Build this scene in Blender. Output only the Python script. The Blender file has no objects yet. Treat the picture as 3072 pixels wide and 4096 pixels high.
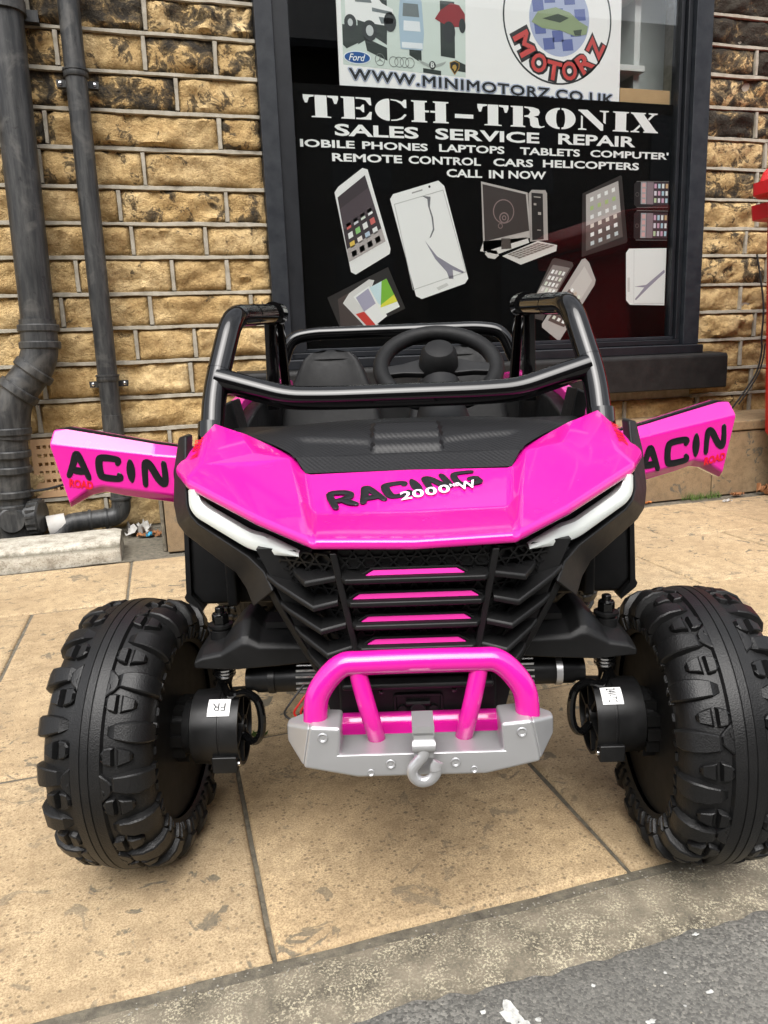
import bpy, bmesh, math, random
from mathutils import Vector, Matrix, noise
from mathutils.bvhtree import BVHTree
from mathutils.geometry import tessellate_polygon

random.seed(11)
S = bpy.context.scene
COL = S.collection
rad = math.radians

# ------------------------------------------------------------------ camera
cam = bpy.data.cameras.new('camera')
cam_o = bpy.data.objects.new('camera', cam)
COL.objects.link(cam_o)
cam.sensor_fit = 'VERTICAL'
cam.sensor_height = 36.0
cam.lens = 36.0 * 3034.86 / 4096.0
cam.clip_start = 0.02
cam.clip_end = 500.0
_r = Vector((0.9588, -0.2816, -0.0367)); _u = Vector((0.0932, 0.1899, 0.9774)); _f = Vector((0.2683, 0.9405, -0.2083))
cam_o.matrix_world = Matrix(((_r.x, _u.x, -_f.x, 0.0), (_r.y, _u.y, -_f.y, 0.0), (_r.z, _u.z, -_f.z, 0.654), (0, 0, 0, 1)))
S.camera = cam_o

# ------------------------------------------------------------------ world, sun, exposure (bright overcast day)
SUN_EL, SUN_AZ = rad(56), rad(200)          # azimuth clockwise from +Y: high, behind the camera
W = bpy.data.worlds.new('World'); S.world = W; W.use_nodes = True
nt = W.node_tree; nt.nodes.clear()
sky = nt.nodes.new('ShaderNodeTexSky'); sky.sky_type = 'NISHITA'; sky.sun_disc = False
sky.sun_elevation = SUN_EL; sky.sun_rotation = SUN_AZ; sky.air_density = 1.0; sky.dust_density = 4.0; sky.ozone_density = 1.0
hs = nt.nodes.new('ShaderNodeHueSaturation'); hs.inputs['Saturation'].default_value = 0.22
bg = nt.nodes.new('ShaderNodeBackground'); bg.inputs['Strength'].default_value = 0.15
wo = nt.nodes.new('ShaderNodeOutputWorld')
tc = nt.nodes.new('ShaderNodeTexCoord'); cn = nt.nodes.new('ShaderNodeTexNoise'); cn.inputs['Scale'].default_value = 3.2; cn.inputs['Detail'].default_value = 5; cn.inputs['Roughness'].default_value = .55
cr = nt.nodes.new('ShaderNodeMapRange'); cr.inputs['From Min'].default_value = .3; cr.inputs['From Max'].default_value = .7; cr.inputs['To Min'].default_value = .68; cr.inputs['To Max'].default_value = 1.32
vm = nt.nodes.new('ShaderNodeVectorMath'); vm.operation = 'SCALE'
nt.links.new(tc.outputs['Generated'], cn.inputs['Vector']); nt.links.new(cn.outputs['Fac'], cr.inputs['Value'])
nt.links.new(sky.outputs[0], hs.inputs['Color']); nt.links.new(hs.outputs[0], vm.inputs[0]); nt.links.new(cr.outputs[0], vm.inputs['Scale']); nt.links.new(vm.outputs[0], bg.inputs['Color']); nt.links.new(bg.outputs[0], wo.inputs['Surface'])
sl = bpy.data.lights.new('sun', 'SUN'); sl.energy = 1.5; sl.angle = rad(50); sl.color = (1.0, 0.97, 0.93)
so = bpy.data.objects.new('sun', sl); COL.objects.link(so)
sd = Vector((math.sin(SUN_AZ) * math.cos(SUN_EL), math.cos(SUN_AZ) * math.cos(SUN_EL), math.sin(SUN_EL)))
so.rotation_euler = (-sd).to_track_quat('-Z', 'Y').to_euler()
S.view_settings.view_transform = 'Standard'; S.view_settings.look = 'None'
S.view_settings.exposure = 1.1; S.view_settings.gamma = 1.0; S.view_settings.use_curve_mapping = False
S.cycles.max_bounces = 6; S.cycles.transparent_max_bounces = 12; S.cycles.caustics_reflective = False; S.cycles.caustics_refractive = False
S.cycles.use_denoising = True

# ------------------------------------------------------------------ materials
def lin(h):
    h = h.lstrip('#'); c = [int(h[i:i + 2], 16) / 255 for i in (0, 2, 4)]
    return tuple(x / 12.92 if x <= .04045 else ((x + .055) / 1.055) ** 2.4 for x in c)
MATS = {}
class NT:
    def __init__(s, name):
        s.m = bpy.data.materials.new(name); s.m.use_nodes = True; s.t = s.m.node_tree; s.n = s.t.nodes; s.b = s.n['Principled BSDF']
        MATS[name] = s.m
    def add(s, typ, **kw):
        n = s.n.new('ShaderNode' + typ)
        for k, v in kw.items():
            if k.startswith('_'): setattr(n, k[1:], v)
            else: n.inputs[k.replace('__', ' ')].default_value = v
        return n
    def l(s, a, b): s.t.links.new(a, b)
    def coord(s, kind='Object', scale=None):
        c = s.n.new('ShaderNodeTexCoord').outputs[kind]
        if scale:
            mp = s.n.new('ShaderNodeMapping'); mp.inputs['Scale'].default_value = scale; s.l(c, mp.inputs[0]); c = mp.outputs[0]
        return c
    def noise(s, co, scale, detail=6, rough=.55, dist=0.0):
        n = s.add('TexNoise', Scale=scale, Detail=min(detail, 5), Roughness=rough, Distortion=dist); s.l(co, n.inputs['Vector']); return n.outputs['Fac']
    def vor(s, co, scale, feature='F1', rnd=1.0):
        n = s.add('TexVoronoi', Scale=scale, Randomness=rnd, _feature=feature); s.l(co, n.inputs['Vector']); return n
    def ramp(s, fac, stops):
        r = s.n.new('ShaderNodeValToRGB'); e = r.color_ramp.elements
        while len(e) < len(stops): e.new(.5)
        for i, (p, c) in enumerate(stops):
            e[i].position = p
            e[i].color = (c, c, c, 1) if isinstance(c, (int, float)) else (*c, 1)
        s.l(fac, r.inputs[0]); return r.outputs[0]
    def mix(s, fac, a, b, typ='MIX'):
        m = s.n.new('ShaderNodeMix'); m.data_type = 'RGBA'; m.blend_type = typ
        for val, i in ((fac, 0), (a, 6), (b, 7)):
            if hasattr(val, 'is_linked'): s.l(val, m.inputs[i])
            elif i == 0: m.inputs[0].default_value = val
            else: m.inputs[i].default_value = (*val, 1) if len(val) == 3 else val
        return m.outputs[2]
    def math(s, op, a, b=0.0, clamp=False):
        m = s.n.new('ShaderNodeMath'); m.operation = op; m.use_clamp = clamp
        for v, i in ((a, 0), (b, 1)):
            if hasattr(v, 'is_linked'): s.l(v, m.inputs[i])
            else: m.inputs[i].default_value = v
        return m.outputs[0]
    def bump(s, h, strength=.3, dist=.002, prev=None):
        b = s.add('Bump', Strength=strength, Distance=dist); s.l(h, b.inputs['Height'])
        if prev: s.l(prev, b.inputs['Normal'])
        s.l(b.outputs[0], s.b.inputs['Normal']); return b.outputs[0]
    def base(s, v):
        if hasattr(v, 'is_linked'): s.l(v, s.b.inputs['Base Color'])
        else: s.b.inputs['Base Color'].default_value = (*v, 1)
    def rough(s, v):
        if hasattr(v, 'is_linked'): s.l(v, s.b.inputs['Roughness'])
        else: s.b.inputs['Roughness'].default_value = v

def flat(name, rgb, rough=.5, metal=0.0, coat=0.0, spec=.5):
    if isinstance(rgb, str): rgb = lin(rgb)
    t = NT(name); t.base(rgb); t.rough(rough); t.b.inputs['Metallic'].default_value = metal
    t.b.inputs['Coat Weight'].default_value = coat; t.b.inputs['Coat Roughness'].default_value = .03; t.b.inputs['Specular IOR Level'].default_value = spec
    return t

def grimy(name, rgb, rough=.5, amount=.35, scale=9, bump=.0, bscale=400, coat=0.0, metal=0.0, dust=None, spec=.5):
    """a plain colour with faint wear: patchy tone, uneven gloss, fine relief"""
    if isinstance(rgb, str): rgb = lin(rgb)
    t = NT(name); co = t.coord()
    n = t.noise(co, scale, 8, .65)
    f = t.ramp(n, [(.35, 0.0), (.75, 1.0)])
    d = dust or tuple(min(1, c * 1.5 + .02) for c in rgb)
    t.base(t.mix(t.math('MULTIPLY', f, amount), rgb, d))
    n2 = t.noise(co, scale * 6, 5, .6)
    t.rough(t.math('ADD', t.math('MULTIPLY', n2, .25), rough - .12))
    t.b.inputs['Metallic'].default_value = metal; t.b.inputs['Coat Weight'].default_value = coat; t.b.inputs['Coat Roughness'].default_value = .04
    t.b.inputs['Specular IOR Level'].default_value = spec
    if bump: t.bump(t.noise(co, bscale, 3, .6), bump, .0006)
    return t

# pink paint
t = NT('pink'); co = t.coord(); t.base((0.66, 0.010, 0.285)); t.rough(t.math('ADD', t.math('MULTIPLY', t.noise(co, 40, 6), .08), .22))
t.b.inputs['Coat Weight'].default_value = .9; t.b.inputs['Coat Roughness'].default_value = .035; t.b.inputs['Specular IOR Level'].default_value = .25
t.bump(t.noise(co, 26, 3), .05, .004)
t = NT('pink_matte'); t.base((0.66, 0.010, 0.285)); t.rough(.5); t.b.inputs['Specular IOR Level'].default_value = .2
grimy('black_plastic', (.0055, .0055, .0057), .46, .4, 14, .12, 700, spec=.28)
grimy('black_fascia', (.0052, .0052, .0054), .44, .3, 12, .15, 900, spec=.28)
flat('gloss_black', (.003, .003, .0032), .06, coat=.0, spec=.5)
grimy('gear_black', (.005, .005, .0052), .36, .4, 20, .06, 500, spec=.3)
t = NT('tyre'); co = t.coord(); v = t.vor(co, 520, 'F1'); n = t.noise(co, 18, 6)
t.base(t.mix(t.ramp(n, [(.4, 0.0), (.8, .6)]), (.0050, .0050, .0052), (.011, .0108, .0106))); t.b.inputs['Specular IOR Level'].default_value = .34; t.rough(t.math('ADD', t.math('MULTIPLY', n, .2), .34)); t.bump(v.outputs['Distance'], .22, .0010)
grimy('wheel_disc', (.005, .005, .005), .50, .5, 8, .05, 400, dust=(.011, .010, .009), spec=.25)
grimy('silver', (.50, .50, .505), .36, .2, 16, .05, 1500, metal=.65, dust=(.43, .43, .43))
grimy('chrome', (.62, .62, .63), .22, .2, 30, metal=1.0)
t = NT('carbon'); co = t.coord('Object', (1, 1, .2))
w1 = t.add('TexWave', Scale=95, Distortion=0, _bands_direction='DIAGONAL'); t.l(co, w1.inputs['Vector'])
w2 = t.add('TexChecker', Scale=330); t.l(co, w2.inputs['Vector'])
p = t.mix(.5, w1.outputs['Color'], w2.outputs['Color'])
t.b.inputs['Specular IOR Level'].default_value = .28; t.base(t.mix(p, (.004, .004, .0043), (.014, .014, .015))); t.rough(.42); t.bump(p, .35, .0008)
grimy('leather', (.005, .005, .0052), .55, .3, 20, .25, 380, spec=.22)
flat('lens', (.60, .63, .60), .16, coat=.5)
flat('decal_black', (.006, .006, .007), .28)
flat('decal_white', (.80, .74, .80), .3)
flat('decal_red', (.62, .006, .02), .35)
flat('white_label', (.78, .78, .78), .45)
flat('wire_red', (.5, .01, .008), .4)
grimy('red_bin', (.56, .0035, .009), .40, .35, 5, .06, 600, dust=(.5, .05, .05))
# building
t = NT('stone'); co = t.coord(); oi = t.n.new('ShaderNodeObjectInfo').outputs['Random']
sh = t.n.new('ShaderNodeVectorMath'); sh.operation = 'ADD'; cm = t.n.new('ShaderNodeCombineXYZ')
t.l(t.math('MULTIPLY', oi, 37.0), cm.inputs[0]); t.l(t.math('MULTIPLY', oi, 19.0), cm.inputs[1]); t.l(co, sh.inputs[0]); t.l(cm.outputs[0], sh.inputs[1]); cs = sh.outputs[0]
n1 = t.noise(cs, 5, 8, .6); n2 = t.noise(cs, 42, 10, .7); n3 = t.noise(cs, 14, 8, .72, .6)
c = t.ramp(n1, [(.25, (.34, .225, .10)), (.45, (.55, .395, .19)), (.7, (.74, .58, .33))])
c = t.mix(t.ramp(n2, [(.44, 0.0), (.62, .50)]), c, (.24, .145, .06))
c = t.mix(.55, c, t.ramp(oi, [(0, (.62, .55, .46)), (.3, (1.05, 1.0, .92)), (.65, (.80, .73, .62)), (1, (1.15, 1.08, .95))]), 'MULTIPLY')
bd = t.add('TexWave', Scale=9, Distortion=9.0, Detail=5.0, _bands_direction='Z'); t.l(cs, bd.inputs['Vector'])
c = t.mix(t.math('MULTIPLY', t.ramp(bd.outputs['Fac'], [(.55, 0.0), (.95, 1.0)]), t.ramp(n1, [(.50, 0.0), (.75, .30)])), c, (.20, .11, .045))
geo = t.n.new('ShaderNodeNewGeometry'); sp = t.n.new('ShaderNodeSeparateXYZ'); t.l(geo.outputs['Position'], sp.inputs[0])
zz = t.math('MULTIPLY', t.math('SUBTRACT', sp.outputs[2], .55), .20, True)            # more soot the higher up the wall
xx = t.math('MULTIPLY', t.math('GREATER_THAN', sp.outputs[0], 2.3), .085)
k = t.math('ADD', t.math('ADD', n3, zz), t.math('ADD', t.math('MULTIPLY', oi, .16), xx))
k = t.math('ADD', k, t.math('MULTIPLY', t.noise(cs, 110, 4, .7), .10))
soot = t.ramp(k, [(.83, 0.0), (.87, .75), (.98, 1.0)])
c = t.mix(soot, c, t.mix(n2, (.010, .009, .008), (.070, .058, .043)))
t.base(c); t.rough(.9); t.b.inputs['Specular IOR Level'].default_value = .2
h = t.math('ADD', t.noise(cs, 26, 10, .72), t.math('MULTIPLY', t.noise(cs, 170, 5, .7), .3)); t.bump(h, 1.0, .020)
t = grimy('mortar', (.37, .34, .28), .92, .95, 26, .9, 200, dust=(.20, .18, .14), spec=.2)
grimy('frame_black', (.006, .007, .009), .42, .55, 13, .08, 160, dust=(.016, .018, .022), spec=.35)
grimy('frame_grey', (.008, .010, .014), .45, .65, 22, .1, 160, dust=(.030, .034, .038), spec=.35)
grimy('sill_black', (.006, .006, .0062), .55, .6, 17, .25, 90, dust=(.022, .021, .02), spec=.3)
grimy('sign_black', (.0012, .0012, .0014), .6, .1, 4, spec=.05)
flat('print_white', (.90, .90, .89), .5)
t = NT('glass'); t.n.remove(t.b); out = t.n['Material Output']
fr = t.add('Fresnel', IOR=1.52); tr = t.n.new('ShaderNodeBsdfTransparent'); tr.inputs[0].default_value = (.97, .985, .98, 1)
gl = t.add('BsdfGlossy', Roughness=.004); mx = t.n.new('ShaderNodeMixShader')
fm = t.math('MULTIPLY', fr.outputs[0], .5, True)
t.l(fm, mx.inputs[0]); t.l(tr.outputs[0], mx.inputs[1]); t.l(gl.outputs[0], mx.inputs[2]); t.l(mx.outputs[0], out.inputs[0])
# drain pipe plastic, weathered
t = NT('pipe_black'); co = t.coord(); cs = t.coord('Object', (1, 1, .10)); st_ = t.noise(cs, 60, 5, .7); sm_ = t.noise(co, 9, 5, .65, .8); sc_n = t.noise(t.coord('Object', (1, 1, .45)), 34, 5, .75, .4)
c = t.mix(t.ramp(st_, [(.40, 0.0), (.66, .8)]), (.016, .017, .018), (.060, .060, .058)); c = t.mix(t.ramp(sm_, [(.52, 0.0), (.66, .65)]), c, (.085, .082, .076)); c = t.mix(t.ramp(sc_n, [(.62, 0.0), (.66, .85)]), c, (.008, .008, .008))
t.base(c); t.rough(t.math('ADD', t.math('MULTIPLY', sm_, .35), .28)); t.b.inputs['Specular IOR Level'].default_value = .4; t.bump(t.noise(co, 70, 4, .7), .12, .001)
grimy('terracotta', (.50, .32, .18), .9, .5, 18, .4, 160, dust=(.40, .24, .13), spec=.2)
# ground
def paving(name, c1, c2, c3):
    t = NT(name); co = t.coord(); oi = t.n.new('ShaderNodeObjectInfo').outputs['Random']
    n1 = t.noise(co, 3.2, 8, .62); n2 = t.noise(co, 30, 10, .72); n4 = t.noise(co, 380, 4, .75)
    c = t.ramp(n1, [(.3, c1), (.55, c2), (.78, c3)])
    c = t.mix(t.ramp(n2, [(.44, 0.0), (.62, .55)]), c, tuple(x * .6 for x in c1))
    c = t.mix(.75, c, t.ramp(oi, [(0, (.80, .77, .74)), (.5, (1, 1, 1)), (1, (1.1, 1.05, .98))]), 'MULTIPLY')
    vd = t.vor(co, 125); va = t.ramp(vd.outputs['Distance'], [(.20, 1.0), (.34, 0.0)])
    sel = t.ramp(vd.outputs['Color'], [(.52, 0.0), (.58, 1.0)])
    c = t.mix(t.math('MULTIPLY', t.math('MULTIPLY', va, sel), .9), c, (.15, .115, .075))
    vd2 = t.vor(co, 52); va2 = t.ramp(vd2.outputs['Distance'], [(.10, 1.0), (.22, 0.0)]); s2 = t.ramp(vd2.outputs['Color'], [(.82, 0.0), (.86, 1.0)])
    c = t.mix(t.math('MULTIPLY', t.math('MULTIPLY', va2, s2), .9), c, (.10, .09, .07))
    c = t.mix(t.ramp(n4, [(.44, 0.0), (.58, .85)]), c, (.27, .19, .11))
    big = t.noise(co, 1.3, 5, .65, .5); c = t.mix(t.ramp(big, [(.50, 0.0), (.66, .30)]), c, (.20, .15, .10))
    st = t.noise(co, 19, 6, .62, 1.2); st2 = t.noise(co, 2.1, 4, .6)
    c = t.mix(t.math('MULTIPLY', t.ramp(st, [(.585, 0.0), (.625, .9)]), t.ramp(st2, [(.38, 0.2), (.60, 1.0)])), c, (.11, .10, .078))
    t.base(c); t.rough(t.math('ADD', t.math('MULTIPLY', n2, .2), .7)); t.b.inputs['Specular IOR Level'].default_value = .25
    t.bump(t.math('ADD', t.noise(co, 420, 4, .7), t.math('MULTIPLY', n2, .8)), .45, .0022)
    return t
paving('paving', (.41, .305, .18), (.55, .425, .26), (.64, .515, .335))
paving('step_stone', (.17, .118, .066), (.28, .20, .115), (.37, .275, .165))
t = NT('joint_dirt'); co = t.coord(); t.base(t.ramp(t.noise(co, 60, 8, .7), [(.3, (.07, .063, .048)), (.7, (.20, .175, .13))])); t.rough(.95); t.bump(t.noise(co, 300, 6, .7), .8, .004)
t = NT('kerb'); co = t.coord(); n1 = t.noise(co, 14, 9, .7); n2 = t.noise(co, 330, 5, .75); n3 = t.noise(co, 5, 5, .6)
c = t.ramp(n1, [(.35, (.085, .074, .054)), (.62, (.24, .205, .15))])
c = t.mix(t.math('MULTIPLY', t.ramp(n2, [(.5, 0.0), (.58, .9)]), t.ramp(t.noise(co, 26, 6, .7), [(.42, .15), (.58, 1.0)])), c, (.58, .52, .37))
t.base(c); t.rough(.92); t.bump(t.math('ADD', n2, n1), .7, .003)
t = NT('asphalt'); co = t.coord(); vd = t.vor(co, 330); n1 = t.noise(co, 8, 8, .65)
c = t.ramp(vd.outputs['Color'], [(.1, (.065, .063, .057)), (.6, (.145, .14, .125)), (.93, (.22, .21, .185)), (.985, (.44, .41, .34))])
c = t.mix(t.ramp(n1, [(.40, 0.0), (.62, .5)]), c, (.085, .082, .075)); c = t.mix(t.ramp(t.noise(co, 420, 4, .8), [(.56, 0.0), (.64, .6)]), c, (.27, .25, .21))
t.base(c); t.rough(.85); t.bump(t.math('SUBTRACT', t.noise(co, 150, 5, .7), vd.outputs['Distance']), .45, .0016)
t = NT('concrete'); co = t.coord(); n1 = t.noise(co, 22, 10, .75); n2 = t.noise(co, 190, 5, .7)
c = t.ramp(n1, [(.3, (.22, .19, .145)), (.5, (.46, .43, .36)), (.7, (.62, .59, .51))])
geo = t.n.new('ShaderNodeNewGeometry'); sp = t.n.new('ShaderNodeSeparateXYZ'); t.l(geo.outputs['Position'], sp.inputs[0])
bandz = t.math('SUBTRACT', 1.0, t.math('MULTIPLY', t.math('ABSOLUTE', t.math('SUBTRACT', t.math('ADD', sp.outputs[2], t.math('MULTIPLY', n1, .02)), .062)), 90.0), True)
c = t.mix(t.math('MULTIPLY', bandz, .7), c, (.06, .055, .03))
c = t.mix(t.ramp(n2, [(.55, 0.0), (.65, .7)]), c, (.12, .10, .075))
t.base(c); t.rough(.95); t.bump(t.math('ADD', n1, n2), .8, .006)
grimy('paper', (.46, .45, .43), .8, .9, 30, .3, 120, dust=(.36, .34, .30))
grimy('leaf', (.24, .10, .035), .8, .6, 60)
grimy('moss', (.07, .12, .02), .9, .6, 60)
grimy('cable', (.010, .010, .010), .5, .3, 30)
grimy('render_wall', (.055, .045, .034), .9, .5, 2)
grimy('roof_slate', (.07, .072, .08), .7, .5, 3)
flat('dark_pane', (.02, .024, .03), .06)
grimy('interior_dark', (.012, .012, .013), .8, .3, 3)
grimy('interior_white', (.62, .64, .62), .7, .2, 3)
grimy('cardboard', (.42, .28, .14), .85, .4, 8)
def ink(hexs):
    n = 'ink_' + hexs.strip('#')
    if n not in MATS: flat(n, hexs, .45)
    return n

# ------------------------------------------------------------------ mesh builder
def V3(*a): return Vector(a)
def fillet(pts, r, n=5, closed=False):
    pts = [Vector(p) for p in pts]; out = []; N = len(pts)
    for i, p in enumerate(pts):
        if not closed and i in (0, N - 1): out.append(p); continue
        a, b = pts[i - 1], pts[(i + 1) % N]
        da, db = (a - p), (b - p); rr = min(r, da.length * .49, db.length * .49)
        pa, pb = p + da.normalized() * rr, p + db.normalized() * rr
        for j in range(n + 1):
            s = j / n; out.append(pa * (1 - s) ** 2 + p * 2 * s * (1 - s) + pb * s * s)
    return out
def catmull(pts, k=6):
    pts = [Vector(p) for p in pts]; out = []
    for i in range(len(pts) - 1):
        p0 = pts[max(i - 1, 0)]; p1 = pts[i]; p2 = pts[i + 1]; p3 = pts[min(i + 2, len(pts) - 1)]
        for j in range(k):
            s = j / k
            out.append(.5 * ((2 * p1) + (p2 - p0) * s + (2 * p0 - 5 * p1 + 4 * p2 - p3) * s * s + (3 * p1 - p0 - 3 * p2 + p3) * s ** 3))
    out.append(pts[-1]); return out

class MB:
    def __init__(s): s.v = []; s.f = []; s.mi = []
    def add(s, vs, fs):
        o = len(s.v); s.v += [tuple(v) for v in vs]; s.f += [tuple(i + o for i in f) for f in fs]; return s
    def box(s, x0, x1, y0, y1, z0, z1):
        return s.add([(x0, y0, z0), (x1, y0, z0), (x1, y1, z0), (x0, y1, z0), (x0, y0, z1), (x1, y0, z1), (x1, y1, z1), (x0, y1, z1)],
                     [(0, 3, 2, 1), (4, 5, 6, 7), (0, 1, 5, 4), (1, 2, 6, 5), (2, 3, 7, 6), (3, 0, 4, 7)])
    def prism(s, pts, ax, a0, a1):
        """pts: 2D outline; ax 'y': (x,z), 'x': (y,z), 'z': (x,y)"""
        def P(p, a): return {'y': (p[0], a, p[1]), 'x': (a, p[0], p[1]), 'z': (p[0], p[1], a)}[ax]
        n = len(pts); vs = [P(p, a0) for p in pts] + [P(p, a1) for p in pts]
        tri = tessellate_polygon([[Vector((p[0], p[1], 0)) for p in pts]])
        fs = [tuple(q) for q in tri] + [tuple(i + n for i in q) for q in tri] + [(i, (i + 1) % n, (i + 1) % n + n, i + n) for i in range(n)]
        return s.add(vs, fs)
    def loft(s, rings, closed=True, cap=True, loop=False):
        n = len(rings[0]); vs = [p for r in rings for p in r]; fs = []
        R = len(rings)
        for i in range(R if loop else R - 1):
            j = (i + 1) % R
            for k in range(n if closed else n - 1):
                kk = (k + 1) % n; fs.append((i * n + k, i * n + kk, j * n + kk, j * n + k))
        if cap and not loop and closed:
            fs.append(tuple(range(n - 1, -1, -1))); fs.append(tuple((R - 1) * n + k for k in range(n)))
        return s.add(vs, fs)
    def tube(s, path, r, n=10, flat=None, up=None, closed=False):
        path = [Vector(p) for p in path]; N = len(path); rings = []; prev = None
        for i, p in enumerate(path):
            if closed: d = (path[(i + 1) % N] - path[i - 1])
            else: d = path[min(i + 1, N - 1)] - path[max(i - 1, 0)]
            d = d.normalized() if d.length > 1e-9 else Vector((0, 0, 1))
            if up is not None: nn = Vector(up)
            elif prev is None: nn = Vector((0, 0, 1)) if abs(d.z) < .9 else Vector((1, 0, 0))
            else: nn = prev
            nn = (nn - d * nn.dot(d)).normalized(); b = d.cross(nn); prev = nn
            rr = r[i] if isinstance(r, (list, tuple)) else r; fl = flat if flat is not None else rr
            rings.append([p + nn * fl * math.cos(2 * math.pi * k / n) + b * rr * math.sin(2 * math.pi * k / n) for k in range(n)])
        return s.loft(rings, loop=closed)
    def lathe(s, prof, origin, axis, n=32, closed_profile=False):
        """prof: (along axis, radius) pairs"""
        o = Vector(origin); a = Vector(axis).normalized(); u = a.orthogonal().normalized(); w = a.cross(u)
        rings = [[o + a * h + (u * math.cos(2 * math.pi * k / n) + w * math.sin(2 * math.pi * k / n)) * max(r, 1e-5) for k in range(n)] for h, r in prof]
        return s.loft(rings, cap=not closed_profile, loop=closed_profile)
    def poly(s, pts):
        n = len(pts)
        if n <= 4: return s.add(pts, [tuple(range(n))])
        tri = tessellate_polygon([[Vector(p) for p in pts]]); return s.add(pts, [tuple(q) for q in tri])
    def mirror(s):
        o = len(s.v); nv = [(-x, y, z) for x, y, z in s.v]; nf = [tuple(i + o for i in reversed(f)) for f in s.f]; s.v += nv; s.f += nf; return s
    def xf(s, m):
        s.v = [tuple(m @ Vector(v)) for v in s.v]; return s
    def mesh(s, name, mat, ang=35, weld=False, recalc=True):
        me = bpy.data.meshes.new(name); me.from_pydata(s.v, [], s.f); me.validate()
        bm = bmesh.new(); bm.from_mesh(me)
        if weld: bmesh.ops.remove_doubles(bm, verts=bm.verts, dist=1e-5)
        if recalc: bmesh.ops.recalc_face_normals(bm, faces=bm.faces)
        for f in bm.faces: f.smooth = True
        for e in bm.edges:
            if len(e.link_faces) == 2:
                e.smooth = e.calc_face_angle(0) < rad(ang)
        bm.to_mesh(me); bm.free(); me.materials.append(MATS[mat]); return me
    def build(s, name, mat, parent=None, ang=35, bevel=0, seg=2, weld=False, bang=25, recalc=True):
        o = bpy.data.objects.new(name, s.mesh(name, mat, 180 if bevel else ang, weld, recalc)); COL.objects.link(o); o.parent = parent
        if bevel:
            b = o.modifiers.new('bevel', 'BEVEL'); b.width = bevel; b.segments = seg; b.limit_method = 'ANGLE'; b.angle_limit = rad(bang); b.harden_normals = False
            w = o.modifiers.new('wn', 'WEIGHTED_NORMAL'); w.keep_sharp = False; w.weight = 80
        return o
def link(name, me, parent=None):
    o = bpy.data.objects.new(name, me); COL.objects.link(o); o.parent = parent; return o
def empty(name, loc=(0, 0, 0), rz=0, parent=None):
    o = bpy.data.objects.new(name, None); COL.objects.link(o); o.location = loc; o.rotation_euler = (0, 0, rz); o.parent = parent; o.empty_display_size = .05; return o
def tag(o, label=None, cat=None, group=None, kind=None):
    if label: o['label'] = label
    if cat: o['category'] = cat
    if group: o['group'] = group
    if kind: o['kind'] = kind
    return o
def structure(o, label=None): o['kind'] = 'structure'; return tag(o, label) if label else o

_dg = bpy.context.evaluated_depsgraph_get
def text_mesh(body, offset=0.0, shear=0.0, spacing=1.0, bold=False):
    cu = bpy.data.curves.new('txt', 'FONT'); cu.body = body; cu.size = 1; cu.offset = offset; cu.shear = shear; cu.space_character = spacing; cu.resolution_u = 3
    o = bpy.data.objects.new('txt', cu); COL.objects.link(o); bpy.context.view_layer.update()
    me = bpy.data.meshes.new_from_object(o.evaluated_get(_dg())); bpy.data.objects.remove(o); bpy.data.curves.remove(cu)
    vs = [(v.co.x, v.co.y) for v in me.vertices]; fs = [tuple(p.vertices) for p in me.polygons]; bpy.data.meshes.remove(me)
    return vs, fs
def text_to(body, fn, x0, x1, y0, y1, **kw):
    """lettering fitted into the box x0..x1, y0..y1 of a 2D print plane and mapped to 3D by fn(x, y)"""
    vs, fs = text_mesh(body, **kw)
    ax, bx = min(v[0] for v in vs), max(v[0] for v in vs); ay, by = min(v[1] for v in vs), max(v[1] for v in vs)
    m = MB(); m.add([fn(x0 + (v[0] - ax) / (bx - ax) * (x1 - x0), y0 + (v[1] - ay) / (by - ay) * (y1 - y0)) for v in vs], fs); return m

# ================================================================== THE SETTING
# road, kerb, pavement -------------------------------------------------
m = MB(); m.add([(-200, -200, -.035), (200, -200, -.035), (200, 200, -.035), (-200, 200, -.035)], [(0, 1, 2, 3)])
pts = []
x = -8.0
edge = []
while x < 8.0:
    e = .618 + .010 * noise.noise((x * 13, 1, 0)) + .014 * noise.noise((x * 3.1, 5, 0)) + (.006 * noise.noise((x * 45, 9, 0)))
    edge.append((x, e)); x += .008 if -.3 < x < 1.2 else .25
m2 = MB()
top = []
for i, (x, e) in enumerate(edge):
    top += [(x, e + .006, -.0052), (x, e, -.0025), (x, e - .03, .0005), (x, e - .15, -.001), (x, -4.2, -.02), (x, -11, -.02)]
fs = []
for i in range(len(edge) - 1):
    for k in range(5): fs.append((i * 6 + k, i * 6 + 6 + k, i * 6 + 7 + k, i * 6 + 1 + k))
m2.add(top, fs)
structure(m2.build('road', 'asphalt', None, 60), 'dark worn asphalt road surface in front of the paved footway')
structure(m.build('ground', 'asphalt', None))
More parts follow.
